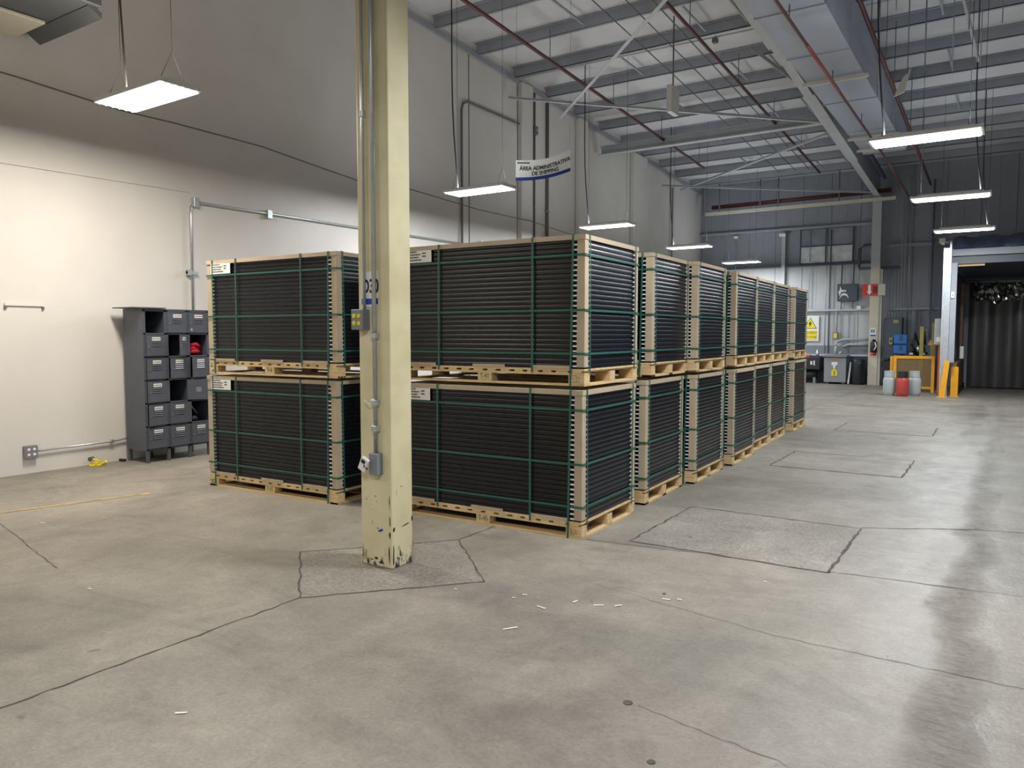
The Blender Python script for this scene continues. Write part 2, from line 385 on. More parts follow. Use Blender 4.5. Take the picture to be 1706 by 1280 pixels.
# ------------------------------------------------------------------ light fixtures
def light(x, y, label, colr, z=4.0, cord=None, power=1., hang='v'):
    t = thing('high_bay_light', label, 'light', (x, y, z), math.radians(random.uniform(-1, 1)), 'suspended high bay lights')
    L2, W2 = .60, .21
    b = MB(); b.box(-L2, -W2, .035, L2, W2, .05)
    for s in (-1, 1):
        b.box(-L2, s * W2 - .003, .012, L2, s * W2 + .003, .05); b.box(s * L2 - .012, -W2, .006, s * L2 + .012, W2, .055)
    b.box(-.5, -.06, .05, .5, .06, .10); b.build('housing', 'white', t)
    b = MB()
    for i in range(6):
        yy = -W2 + .035 + i * .07
        b.poly([(-.57, yy - .033, .0), (.57, yy - .033, .0), (.57, yy, .03), (-.57, yy, .03)])
        b.poly([(-.57, yy, .03), (.57, yy, .03), (.57, yy + .033, .0), (-.57, yy + .033, .0)])
    b.build('reflector', 'lamp_white', t)
    for i in range(6):
        yy = -W2 + .035 + i * .07
        MB().tube([(-.575, yy, .004), (.575, yy, .004)], .010, 6).build('tube', 'tube', t)
    zc = zp(y) - z + .22
    b = MB()
    for s in (-1, 1):
        xx = s * .46
        b.tube([(xx, 0, .10), (xx, 0, .55)], .004, 4) if False else None
        b.tube([(xx, -.14, .06), (xx, 0, .36), (xx, .14, .06)], .0035, 4)
        b.tube([(xx, 0, .36), (xx, 0, zc)], .0035, 4)
    b.build('hanger_wire', 'wire', t)
    if cord is not None:
        pts = [(cord, 0, .10)]
        for k_ in range(1, 9): pts.append((cord - .12 * math.sin(min(k_, 4) / 4 * PI / 2), 0, .10 + k_ * (zc - .10) / 8))
        MB().tube(pts, .011, 6).build('power_cord', 'wire', t)
    ld = bpy.data.lights.new('tube_glow', 'AREA'); ld.shape = 'RECTANGLE'; ld.size = 1.17; ld.size_y = .42
    ld.energy = LAMP_W * power; ld.color = colr
    lo = bpy.data.objects.new('tube_glow', ld); COL.objects.link(lo); lo.parent = t; lo.location = (0, 0, -.008)
    ud = bpy.data.lights.new('uplight_fill', 'AREA'); ud.shape = 'RECTANGLE'; ud.size = 1.0; ud.size_y = .10
    ud.energy = LAMP_W * power * UPLIGHT_FILL; ud.color = colr          # added upward fill that brightens the roof; the housing has no slots
    uo = bpy.data.objects.new('uplight_fill', ud); COL.objects.link(uo); uo.parent = t; uo.location = (0, 0, .11); uo.rotation_euler = (PI, 0, 0)
    return t
light(-7.34, 4.50, 'bright tube light hanging nearest, over the lockers by the white wall', LAMP_WARM, cord=-.35)
light(-7.45, 10.40, 'tube light hanging second along the left wall, just right of the cream column', LAMP_NEUTRAL, cord=-.45)
light(-7.50, 15.30, 'tube light hanging third along the left wall, seen above the nearest crate stack', LAMP_NEUTRAL, cord=-.45)
light(-7.40, 20.20, 'tube light hanging fourth along the left wall, seen over the third crate stack', LAMP_COOL, cord=-.45)
light(-7.50, 25.40, 'tube light hanging last along the left wall, nearest the back wall', LAMP_COOL)
light(-.93, 10.60, 'largest tube light of the right aisle row, below the ceiling duct', LAMP_COOL, cord=-.45, power=.85)
light(-.93, 15.40, 'tube light in the middle of the right aisle row', LAMP_COOL, cord=.45, power=.85)
light(-.93, 20.36, 'farthest tube light of the right aisle row, above the galvanised dock post', LAMP_COOL, cord=.45)
light(-.93, 5.2, 'tube light over the near aisle, above the frame', LAMP_NEUTRAL)
light(-.93, 0.0, 'tube light over the aisle behind the viewer', LAMP_NEUTRAL)
light(-7.4, -.7, 'tube light by the left wall behind the viewer', LAMP_WARM, power=.6)
light(5.4, 5.2, 'tube light of the far right row, near end', LAMP_COOL, power=.5)
light(5.4, 12.5, 'tube light of the far right row, middle', LAMP_COOL, power=.5)

# ------------------------------------------------------------------ palletised panel crates
PL, PW = 1.88, 1.08
def make_load():
    t = thing('panel_crate', 'x', 'crate')
    hx, hy = PL / 2, PW / 2
    pal = MB()
    for yy in (-hy + .05, 0, hy - .05): pal.box(-hx, yy - .05, 0, hx, yy + .05, .018)
    for xx in (-hx + .05, hx - .05): pal.box(xx - .05, -hy, .0, xx + .05, hy, .0175)
    p = pal.build('pallet', 'wood', t)
    for yy in (-hy + .05, 0, hy - .05):
        MB().box(-hx, yy - .05, .086, hx, yy + .05, .104).build('stringer_board', 'wood', p)
        for xx in (-hx + .07, 0, hx - .07):
            MB().box(xx - .07, yy - .05, .018, xx + .07, yy + .05, .086, .002).build('block', 'wood', p)
    for yy in (-hy + .04, hy - .04): MB().box(-hx, yy - .04, .120, hx, yy + .04, .136).build('edge_board', 'wood', p)
    for xx in (-hx + .04, hx - .04): MB().box(xx - .04, -hy + .081, .120, xx + .04, hy - .081, .136).build('edge_board', 'wood', p)
    n = 14; pitch = PL / n
    for i in range(n):
        xx = -hx + pitch * (i + .5); g_ = random.uniform(.014, .03)
        MB().box(max(xx - pitch / 2 + g_, -hx), -hy, .104, min(xx + pitch / 2 - g_, hx), hy, .120).build('deck_board', 'wood', p)
    # framed panels, laid flat, twenty six high
    prof = [(-.02, 0), (0, .0002), (0, .018), (-.0009, .026), (-.0026, .034), (-.005, .0352), (-.02, .0352), (-.02, .0398)]
    b = MB(); hx2, hy2 = hx - .012, hy - .012; rings = []
    for d, z in prof:
        rings.append([b.bm.verts.new((sx * (hx2 + d), sy * (hy2 + d), z)) for sx, sy in ((-1, -1), (1, -1), (1, 1), (-1, 1))])
    for a, c in zip(rings, rings[1:]):
        for k_ in range(4): b.bm.faces.new((a[k_], a[(k_ + 1) % 4], c[(k_ + 1) % 4], c[k_]))
    b.bm.faces.new(rings[0][::-1]); b.bm.faces.new(rings[-1])
    p0 = b.build('solar_panel', 'black', t, (0, 0, .140)); pm = p0
    for i in range(1, 26):
        c = p0.copy(); COL.objects.link(c); c.location = (random.uniform(-.0015, .0015), random.uniform(-.0015, .0015), .140 + i * .0397)
        c.rotation_euler = (0, random.uniform(-.0004, .0004), random.uniform(-.0006, .0006))
    zt = 1.176
    MB().box(-hx - .002, -hy - .002, zt, hx + .002, hy + .002, zt + .012).box(-hx - .004, -hy - .004, zt - .026, hx + .004, -hy + .002, zt + .011) \
        .box(-hx - .004, hy - .002, zt - .026, hx + .004, hy + .004, zt + .011).box(-hx - .004, -hy, zt - .026, -hx + .002, hy, zt + .011) \
        .box(hx - .002, -hy, zt - .026, hx + .004, hy, zt + .011).build('lid', 'card', t)
    for sx in (-1, 1):
        for sy in (-1, 1):
            b = MB(); cx, cy = sx * (hx - .001), sy * (hy - .001)
            b.box(cx - sx * .068, cy - sy * .007, .15, cx, cy, zt, .001); b.box(cx - sx * .007, cy - sy * .068, .15, cx, cy - sy * .007, zt)
            po = b.build('corner_post', 'card', t)
            for ax in (0, 1):
                out = [(.062, .15)]
                for i in range(26):
                    z = .152 + i * .0397; w1 = (.104, .090)[ax]
                    out += [(.062 + .004, z), (w1, z), (w1, z + .0115), (.062 + .004, z + .0115)]
                out += [(.062, 1.17)]
                if ax == 0: pts = [(cx - sx * u, cy - sy * .0005, z) for u, z in out]; vec = (0, -sy * .010, 0)
                else: pts = [(cx - sx * .0005, cy - sy * u, z) for u, z in out]; vec = (-sx * .010, 0, 0)
                MB().prism(pts, vec).build('corner_clip', 'clip', po)
    for sy in (-1, 1):
        for xa, xb in ((-hx + .12, -hx + .42), (-.12, .20), (hx - .47, hx - .12)):
            MB().box(xa, sy * hy - .006, .136, xb, sy * hy + .003, .160).build('base_pad', 'card', t)
    # strapping
    e = .0055
    for z in (.26, .60, 1.03):
        b = MB(); X, Y = hx + e, hy + e; h_ = .0085; sg = random.uniform(-.006, .006)
        for sy in (-1, 1): b.box(-X, sy * Y - .001, z - h_ + sg, X, sy * Y + .001, z + h_ + sg)
        for sx in (-1, 1): b.box(sx * X - .001, -Y, z - h_ + sg, sx * X + .001, Y, z + h_ + sg)
        b.build('strap', 'strap', t)
    Y = hy + .0085
    for x0, zb in ((-hx + .105, 0.), (-hx + .46, .10), (hx - .47, .10), (hx - .120, 0.)):
        b = MB(); h_ = .0085; dx = random.uniform(-.02, .02)
        for sy in (-1, 1): b.bar((x0, sy * Y, zb), (x0 + dx, sy * Y, zt + .014), .0016, h_ * 2) if False else b.prism([(x0 - h_, sy * Y, zb), (x0 + h_, sy * Y, zb), (x0 + dx + h_, sy * Y, zt + .014), (x0 + dx - h_, sy * Y, zt + .014)], (0, sy * .0016, 0))
        b.box(x0 + dx - h_, -Y, zt + .0125, x0 + dx + h_, Y, zt + .0145)
        b.build('strap', 'strap', t)
    X = hx + .0085
    for y0 in (-hy + .085, hy - .085):
        b = MB(); h_ = .0085; dy = -.012 if y0 < 0 else .012
        for sx in (-1, 1): b.prism([(sx * X, y0 - h_, .10), (sx * X, y0 + h_, .10), (sx * X, y0 + dy + h_, zt + .015), (sx * X, y0 + dy - h_, zt + .015)], (sx * .0016, 0, 0))
        b.box(-X, y0 + dy - h_, zt + .0145, X, y0 + dy + h_, zt + .0165)
        b.build('strap', 'strap', t)
    lb = MB().box(-hx + .075, -hy - .0085, 1.045, -hx + .385, -hy - .006, 1.150).build('shipping_label', 'paper', t)
    b = MB(); yy = -hy - .0095
    for r_, (xa, xb) in enumerate(((.03, .15), (.02, .19), (.02, .17), (.03, .20))):
        x_ = xa
        while x_ < xb:
            w_ = random.uniform(.006, .018); b.box(-hx + .075 + x_, yy, 1.134 - r_ * .024, -hx + .075 + min(x_ + w_, xb), yy + .001, 1.134 - r_ * .024 + .012); x_ += w_ + .005
    for r_ in range(2): b.box(-hx + .075 + .21, yy, 1.12 - r_ * .026, -hx + .075 + .25, yy + .001, 1.13 - r_ * .026)
    b.build('print_lines', 'ink', lb)
    return t
bpy.context.view_layer.update()
proto = make_load()
bpy.context.view_layer.update()
from collections import defaultdict
kids = defaultdict(list)
for o in bpy.data.objects:
    if o.parent: kids[o.parent.name].append(o)
order = ['nearest', 'second', 'third', 'fourth', 'fifth', 'sixth', 'last']
loads = []
LOW = [(-2.77, 5.24), (-2.84, 6.65), (-2.80, 7.90), (-2.80, 9.26), (-2.90, 10.42), (-2.95, 11.58), (-2.96, 13.08)]
UPP = [(-2.77, 5.27), (-2.85, 6.80), (-2.80, 7.91), (-2.84, 9.42), (-2.90, 10.55), (-2.95, 11.68), (-2.97, 13.10)]
GR = 'strapped crates of black framed panels on pine pallets'
for i in range(7):
    loads.append((LOW[i], 0, 1.6 + (.2 if i == 1 else 0), 'lower crate of strapped black panels on the floor, %s stack of the long right row' % order[i]))
    loads.append((UPP[i], 1.219, 1.6 + random.uniform(-.1, .1), 'upper crate of strapped black panels, top of the %s stack of the long right row' % order[i]))
loads[0] = (loads[0][0], 0, 1.6, 'lower crate of black panels with T-45 stencilled on its pallet, right of the cream column')
loads[1] = (loads[1][0], 1.219, 1.6, 'upper crate of black panels with T-41 stencilled on its pallet, right of the cream column')
loads.append(((-5.30, 5.06), 0, 2.0, 'lower crate of black panels beside the grey lockers, left of the cream column'))
loads.append(((-5.25, 5.04), 1.214, 1.6, 'upper crate of black panels beside the grey lockers, left of the cream column'))
made = []
for i, ((cx, cy), z, rz, lab) in enumerate(loads):
    o = proto if i == 0 else copy_tree(proto)
    a = math.radians(rz); lx, ly = PL / 2, -PW / 2
    o.location = (cx - (lx * math.cos(a) - ly * math.sin(a)), cy - (lx * math.sin(a) + ly * math.cos(a)), z)
    o.rotation_euler = (0, 0, a); tag(o, lab, 'crate', GR); made.append(o)
def pallet_of(o): return [c for c in o.children if c.name.startswith('pallet')][0]
bpy.context.view_layer.update()
for idx, s in ((0, 'T-45'), (1, 'T-41'), (14, 'T-65'), (15, 'T-6')):
    txt('stencil', s, .062, 'stencil', pallet_of(made[idx]), (0, -PW / 2 - .001, .058), FACE, sx=.8)
for idx in (14, 15):
    b = MB()
    for q in range(9):
        xx = -PL / 2 + .02 + random.random() * .09; zz = .03 + random.random() * .05
        b.bar((xx, -PW / 2 - .0015, zz), (xx + random.uniform(-.03, .03), -PW / 2 - .0015, zz + random.uniform(-.03, .04)), .002, .006)
    b.build('stencil_smudge', 'stencil', pallet_of(made[idx]))
for idx in (0, 1):
    b = MB()
    for q in range(5):
        for s_ in range(5):
            if random.random() < .6: b.box(PL / 2 - .10 + q * .013, -PW / 2 - .001, .03 + s_ * .012, PL / 2 - .092 + q * .013, -PW / 2 + .001, .037 + s_ * .012)
    b.build('pallet_stamp', 'wood_dk', pallet_of(made[idx]))

# ------------------------------------------------------------------ near column with its electrics
cx0, cx1, cy0, cy1 = -3.80, -3.51, 3.85, 4.07
c = thing('steel_column', 'cream painted steel column with scuffed base, nearest the viewer', 'column', (0, 0, 0))
zt = 7.45 - .055 * 4
MB().box(cx0, cy0, 0, cx1, cy1, zt, .012, seg=2).build('shaft', 'cream', c)
def scuff(cx_, cz, w_, h_, m_='ink', face='front', seed=1, tilt=0.):
    rnd = random.Random(seed); pts = []
    for k_ in range(12):
        a_ = k_ * PI / 6; r_ = rnd.uniform(.55, 1.0); u = math.cos(a_) * w_ / 2 * r_; v = math.sin(a_) * h_ / 2 * r_ + u * tilt
        pts.append((cx_ + u, cy0 - .0012, cz + v) if face == 'front' else (cx1 + .0012, cx_ + u, cz + v))
    MB().poly(pts).build('scuff_mark', m_, c)
for a_ in ((-3.785, .085, .012, .13), (-3.768, .07, .008, .10), (-3.752, .075, .007, .12), (-3.66, .06, .05, .02), (-3.61, .035, .07, .018), (-3.70, .045, .03, .012), (-3.535, .10, .018, .18), (-3.53, .24, .02, .06), (-3.528, .34, .012, .09), (-3.53, .47, .010, .12),
           (-3.66, .50, .014, .012), (-3.65, .46, .006, .016), (-3.73, .49, .012, .006), (-3.745, .47, .01, .014), (-3.70, .40, .01, .004), (-3.69, .31, .004, .05)): scuff(*a_, seed=int(a_[0] * -1000))
scuff(-3.61, .265, .06, .028, 'blueink', seed=4, tilt=.3); scuff(-3.64, .275, .02, .012, 'ink', seed=9)
for a_ in ((3.865, .09, .016, .2), (3.87, .28, .03, .04), (3.99, .29, .10, .012), (4.06, .32, .02, .05), (3.95, .57, .016, .01), (3.90, .53, .004, .05), (4.066, .12, .006, .10)): scuff(*a_, face='side', seed=int(a_[1] * 999), tilt=.15)
for k_, (yy, zz) in enumerate(((3.92, 3.1), (3.92, 3.02), (3.925, 2.78), (3.93, 2.68), (4.0, 2.06))): scuff(yy, zz, .006, .006, 'pipe_dk', 'side', k_)
t = thing('column_sign', 'small white D30 sign with blue stripe on the near cream column', 'sign')
MB().box(-3.762, cy0 - .004, 1.82, -3.612, cy0 - .001, 2.06).build('sign_board', 'paper', t)
MB().box(-3.762, cy0 - .006, 1.835, -3.612, cy0 - .003, 1.875).build('blue_stripe', 'blueink', t)
txt('lettering', 'D30', .13, 'ink', t, (-3.679, cy0 - .006, 1.955), FACE, sx=.66, bold=.02)
def conduit(name, label, pts, r=.011, m='conduit', couplings=(), cat='conduit', n=8, group=None):
    t = thing(name, label, cat, group=group)
    MB().tube(pts, r, n).build('pipe', m, t)
    for p in couplings: MB().box(p[0] - r * 1.6, p[1] - r * 1.35, p[2] - .02, p[0] + r * 1.6, p[1] + r * 1.35, p[2] + .02, .003).build('clamp', m, t)
    return t
conduit('conduit_pipe', 'thin conduit running down the near cream column to the four-outlet box', [(-3.722, cy0 - .022, 7.1), (-3.722, cy0 - .022, 3.3), (-3.722, cy0 - .022, 1.80)], .011, couplings=[(-3.722, cy0 - .024, 3.12)])
conduit('conduit_pipe', 'longer conduit running down the near cream column to the low switch box', [(-3.628, cy0 - .026, 7.1), (-3.628, cy0 - .026, .80)], .015, couplings=[(-3.628, cy0 - .026, 1.62), (-3.628, cy0 - .026, 1.16), (-3.628, cy0 - .026, .98)])
t = thing('outlet_box', 'grey box with four yellow outlets on the near cream column', 'outlet')
MB().box(-3.80, cy0 - .075, 1.66, -3.69, cy0 - .001, 1.80, .004).build('box', 'grey_box', t)
for xx in (-3.768, -3.724):
    for zz in (1.705, 1.755): MB().lathe([(.017, 0), (.017, .004), (.009, .006)], 12).build('receptacle', 'lemon', t, (xx, cy0 - .075, zz), (PI / 2, 0, 0), 'pale yellow receptacle')
t = thing('switch_box', 'low grey box with white tagged plug on the near cream column', 'outlet')
MB().box(-3.665, cy0 - .06, .66, -3.585, cy0 - .001, .81, .004).build('box', 'grey_box', t)
MB().box(-.035, -.012, -.05, .035, .012, .05, .006, rot=Matrix.Rotation(.45, 3, 'Y'), at=(-3.685, cy0 - .085, .735)).build('plug', 'white', t)
MB().box(-.018, -.002, -.012, .018, .002, .012, rot=Matrix.Rotation(.45, 3, 'Y'), at=(-3.678, cy0 - .099, .755)).build('tag_mark', 'ink', t)
MB().tube([(-3.685, cy0 - .085, .69), (-3.67, cy0 - .10, .73), (-3.65, cy0 - .085, .70)], .005, 6).build('cord', 'ink', t)
o = MB().tube([(-3.628, cy0 - .035, 1.16), (-3.67, cy0 - .055, 1.15), (-3.70, cy0 - .05, 1.175), (-3.72, cy0 - .04, 1.17)], .004, 6).build('wire_hook', 'white')
tag(o, 'small bent white wire hooked on the conduit of the near column', 'wire')

# ------------------------------------------------------------------ girder, struts, braces, pipes
g = thing('roof_girder', 'pale tapered steel roof girder running away above the crates', 'girder')
zg = lambda y: 7.45 - .055 * y
y0, y1 = YF + .1, YB - .1
MB().prism([(-3.61, y0, zg(y0)), (-3.61, y1, zg(y1)), (-3.61, y1, zp(y1) - .01), (-3.61, y0, zp(y0) - .01)], (.02, 0, 0)).build('web', 'steel', g)
b = MB(); ys = [y0, 12.3, 12.3, 16.6, 16.6, 21.2, 21.2, y1]
for (ya, yb, w_) in ((y0, 14.0, .13), (14.0, 16.6, .085), (16.6, 22., .12), (22., y1, .09)):
    b.prism([(-3.6 - w_, ya, zg(ya)), (-3.6 + w_, ya, zg(ya)), (-3.6 + w_, yb, zg(yb)), (-3.6 - w_, yb, zg(yb))], (0, 0, -.03))
b.build('bottom_flange', 'steel_lt', g)
MB().prism([(-3.72, y0, zp(y0) - .03), (-3.48, y0, zp(y0) - .03), (-3.48, y1, zp(y1) - .03), (-3.72, y1, zp(y1) - .03)], (0, 0, .02)).build('top_flange', 'steel', g)
o = MB().box(WX + .1, 18.70, 6.46, -3.7, 18.90, 6.485).box(WX + .1, 18.88, 6.46, -3.7, 18.90, 6.72).box(WX + .1, 18.80, 6.70, -3.7, 18.90, 6.72).build('strut_beam', 'steel_lt')
tag(o, 'horizontal channel strut between the left wall and the roof girder', 'beam')
def brace(p, q, label):
    o = MB().bar(p, q, .07, .007).bar((p[0], p[1] + .03, p[2] + .03), (q[0], q[1] + .03, q[2] + .03), .007, .07).build('brace_angle', 'steel_lt'); tag(o, label, 'brace')
zb = 6.45
brace((WX + .08, 14.3, 6.84), (-3.75, 18.4, 6.40), 'near roof brace sloping from the left wall toward the girder, front of the crossing pair')
brace((WX + .5, 15.9, 6.72), (-3.75, 10.4, 6.72), 'near roof brace crossing steeply up to the girder at the top of the picture')
brace((WX + .08, 23.2, 6.36), (-3.75, 26.3, 6.05), 'far roof brace running almost level toward the back column')
brace((WX + .3, 24.3, 6.36), (-3.75, 19.2, 6.30), 'far roof brace rising from the left wall to the girder beside the strut')
def lpipe(x, z0, y0, y1, r, m, label, name='sprinkler_pipe', slope=.05, top=None):
    zz = lambda y: z0 - slope * y
    t = thing(name, label, 'pipe')
    MB().tube([(x, y0, zz(y0)), (x, y1, zz(y1))], r, 8).build('pipe', m, t)
    y_ = y0 + 1
    while y_ < y1:
        MB().tube([(x, y_, zz(y_) - r * 1.1), (x, y_, zp(y_) + .05 if top is None else top)], .008, 5).build('pipe_hanger', 'pipe_dk', t); y_ += 2.84
    return t
lpipe(-7.65, 7.60, YF, 22, .035, 'red_dk', 'dark red sprinkler pipe under the roof, nearest the left wall')
lpipe(-4.83, 7.60, YF, 24, .032, 'red_dk', 'dark sprinkler pipe under the roof just left of the girder')
rp = lpipe(-2.47, 5.62, YF, 19.4, .022, 'red_dk', 'red sprinkler pipe running below the grey duct', slope=0, top=5.80)
MB().tube([(-2.47, 19.4, 5.62), (-2.50, 26, 5.5)], .022, 8).build('pipe', 'red_dk', rp)
lpipe(-1.93, 6.95, YF, 24, .035, 'red_dk', 'dark red pipe running along the right side of the grey duct')
o = MB().tube([(-2.47, 11.2, 5.62), (-2.47, 13.6, 5.62)], .026, 10).build('pipe_sleeve', 'red_slv', rp, label='brighter red sleeve')
for x, lab in ((-6.25, 'left'), (-5.75, 'middle'), (-5.35, 'right')):
    o = MB().tube([(x, YF, 8.05 - .052 * YF), (x, 25, 8.05 - 1.3)], .012, 6).build('roof_conduit', 'pipe_dk'); tag(o, 'thin conduit under the purlins, %s one of three between the sprinkler pipes' % lab, 'conduit')
o = MB().tube([(WX + .1, 14.6, 7.35), (-6.8, 14.6, 7.33), (-3.7, 14.6, 7.30), (XR, 14.6, 7.25)], .018, 6).build('roof_conduit', 'steel_lt'); tag(o, 'pale conduit crossing the roof under a purlin with junction boxes', 'conduit')
t = thing('junction_box', 'small round junction box under the roof left of the girder', 'box', (-4.9, 14.6, 7.2)); MB().box(-.05, -.05, 0, .05, .05, .09, .01).build('box', 'pipe_dk', t); MB().tube([(0, 0, .08), (0, 0, .14)], .012).build('nipple', 'pipe_dk', t)
# bridging angles between purlins
for i, yy in enumerate(PUR[:-1]):
    if yy < 5: continue
    for x in (-7.0, -5.1, -4.3, -1.2, .6):
        if (i + int(x * 10)) % 2 == 0: continue
        o = MB().bar((x, yy + .05, zp(yy) + .03), (x + .02, yy + 1.35, zp(yy + 1.4) + .06), .035, .035).build('bridging_angle', 'steel'); tag(o, 'short bridging angle fixed between two roof purlins', 'brace', 'bridging angles between the purlins')
for x, y_, l_ in ((-4.55, 11.4, 'nearer'), (-4.5, 15.6, 'farther')):
    o = MB().bar((x, y_, zp(y_)), (-3.7, y_ + .1, zg(y_) + .02), .06, .06).build('flange_brace', 'steel'); tag(o, 'short brace from a purlin to the girder flange, %s of the two' % l_, 'brace')
# duct
d = thing('ventilation_duct', 'large grey rectangular sheet metal duct right of the roof girder', 'duct')
MB().box(-2.95, YF, 5.80, -2.08, 19.5, 6.60).build('casing', 'duct', d)
for yy in (1, 3.4, 5.8, 8.2, 10.4, 12.2, 14.9, 17.2, 19.4):
    MB().box(-2.97, yy - .015, 5.785, -2.065, yy + .015, 6.615).build('flange_joint', 'duct', d)
for yy in (13.4, 17.6, 18.8):
    MB().box(-3.0, yy - .025, 5.72, -2.0, yy + .025, 5.77).build('trapeze_bar', 'cream_panel', d)
o = MB().tube([(-3.22, 12.8, 6.9), (-3.22, 25, 6.25)], .06).build('main_pipe', 'navy'); tag(o, 'dark main pipe packed between the girder and the duct', 'pipe')
# small pieces under the roof
t = thing('hanging_sign', 'narrow white panel sign hanging edge-on under the near braces', 'sign', (-5.5, 14.0, 5.82))
MB().box(-.05, -.2, 0, .05, .2, .5, .004).build('panel', 'wall', t); MB().tube([(0, 0, .5), (0, 0, zp(14) - 5.62)], .015, 6).build('rod', 'pipe_dk', t)
t = thing('deflector_panel', 'tilted white panel hanging right of the duct', 'panel', (-1.55, 13.8, 5.45))
MB().prism([(-.13, 0, 0), (.02, 0, .05), (.10, .1, .45), (-.02, .1, .30)], (0, .03, 0)).build('panel', 'wall', t); MB().tube([(.05, .08, .35), (.05, .08, zp(13.8) - 5.45)], .008, 5).build('rod', 'pipe_dk', t)
for i, x in enumerate((-1.62, -1.46, -1.33, -1.14, -.74, -.66, -.60, -.50, -.43, -.28, -.22)):
    y_ = 11.6 + (i % 4) * .3
    o = MB().tube([(x, y_, zp(y_) + .1), (x + .01, y_, 5.05 + .35 * ((i * 7) % 4))], .007 if i % 3 else .010, 5).build('hanger_rod', 'pipe_dk')
    tag(o, 'thin straight rod hanging from the roof right of the duct', 'rod', 'thin rods hanging right of the duct')
o = MB().bar((-.9, 13.2, 7.3), (-.55, 14.5, 6.0), .04, .04).build('hanger_strut', 'steel_lt'); tag(o, 'pale slanting strut above the large right tube light', 'strut')
# header pipes in front of the back wall
o = MB().box(-9.1, 26.35, 5.80, -3.05, 26.47, 5.90).build('header_tray', 'cream_panel'); tag(o, 'long pale cable tray hung across in front of the back wall', 'tray')
o = MB().tube([(-8.9, 26.5, 6.08), (-3.2, 26.5, 6.12)], .07, 10).build('header_pipe', 'red_dk'); tag(o, 'dull red main pipe above the long pale tray at the back wall', 'pipe')
for x in (-8.6, -7.2, -6.6, -4.7): 
    o = MB().tube([(x, 26.38, 5.88), (x, 26.38, 6.98)], .02, 6).build('header_hanger', 'pipe_dk'); tag(o, 'dark drop rod holding the tray at the back wall', 'rod', 'drop rods above the back tray')
o = MB().tube([(-9.2, 26.4, 6.98), (-9.2, 26.4, 5.85), (-9.08, 26.4, 5.85)], .015, 6).build('drop_rod', 'pipe_dk'); tag(o, 'drop rod at the left corner end of the pale back tray', 'rod')

# ------------------------------------------------------------------ left wall fittings
X = WX + .04
t = thing('wall_conduit', 'galvanised conduit along the white wall turning down behind the lockers', 'conduit')
MB().tube([(X, 6.42, 1.95), (X, 6.42, 3.30), (X, 6.44, 3.40), (X, 6.50, 3.455), (X, 6.6, 3.46), (X, 16.6, 3.52)], .018, 8).build('pipe', 'conduit', t)
for yy, zz in ((6.5, 3.46), (7.75, 3.46)): MB().box(X - .03, yy - .04, zz - .07, X + .04, yy + .04, zz + .06, .004).build('fitting', 'conduit', t)
MB().box(X - .02, 6.34, 2.46, X + .02, 6.50, 2.50).box(X - .02, 6.34, 2.44, X + .05, 6.38, 2.52).build('clamp', 'conduit', t)
MB().tube([(X, 13.2, 3.5), (X + .01, 13.3, 3.62), (X, 13.45, 3.5)], .014).build('hook', 'conduit', t)
t = thing('wall_conduit', 'low conduit along the foot of the white wall from the outlet box to the lockers', 'conduit')
MB().tube([(X, 4.3, .26), (X, 5.2, .265), (X, 5.45, .29), (X, 6.2, .29)], .012, 8).build('pipe', 'conduit', t)
MB().box(X - .02, 5.2, .25, X + .02, 5.24, .29).build('clamp', 'conduit', t)
t = thing('outlet_box', 'grey four-outlet box low on the white wall', 'outlet')
MB().box(WX + .002, 4.19, .18, WX + .06, 4.33, .33, .004).build('box', 'grey_box', t)
for yy in (4.23, 4.29):
    for zz in (.225, .285): MB().lathe([(.017, 0), (.017, .004), (.008, .005)], 10).build('receptacle', 'white', t, (WX + .06, yy, zz), (0, PI / 2, 0), 'white round receptacle')
t = thing('wall_rail', 'white strip with two screws fixed flat on the white wall', 'rail')
MB().box(WX + .001, 4.06, 1.955, WX + .02, 4.48, 1.985).build('strip', 'wall', t)
for yy in (4.07, 4.47): MB().box(WX, yy - .012, 1.92, WX + .025, yy + .012, 1.95).build('screw', 'pipe_dk', t)
b = MB(); pts = [(4.25, 4.53), (5.0, 4.48), (5.45, 4.45), (6.2, 4.46), (7.6, 4.44), (9.6, 4.27), (11, 4.34), (13.2, 4.26), (15.2, 4.26), (16.8, 4.18), (19, 4.05)]
pts = [(-2.0, 4.75), (1.5, 4.62)] + pts
o = MB().tube([(WX + (.085 if a < 13.5 else .15), a, z) for a, z in pts], .009, 6).build('slack_cable', 'pipe_dk'); tag(o, 'thin dark slack cable strung along the white wall above the conduit', 'cable')
def vpipe(y_, z0, z1, r, label, extra=None):
    t = thing('wall_pipe', label, 'pipe')
    MB().tube(([(X, y_, z0), (X, y_, z1)] + (extra or [])), r, 7).build('pipe', 'pipe_dk', t)
    for zz in (2.2, 4.6): MB().box(X - .03, y_ - r * 1.6, zz, X + r * 1.3, y_ + r * 1.6, zz + .03).build('clamp', 'steel', t)
vpipe(12.65, 0, 6.2, .025, 'dark pipe on the left wall that bends over at the top', [(X, 12.7, 6.35), (X, 12.85, 6.42), (X, 13.2, 6.42), (X, 15.5, 6.42)])
vpipe(15.5, 0, 7.3, .025, 'straight dark wall pipe seen behind the left edge of the hanging banner', None)
vpipe(16.1, 0, 7.25, .04, 'thick dark wall pipe seen behind the middle of the hanging banner', None)
vpipe(21.9, 0, 6.9, .03, 'dark wall pipe beside the fourth pilaster far along the left wall', None)
vpipe(24.3, 0, 6.5, .02, 'thin dark wall pipe nearest the back corner', None)
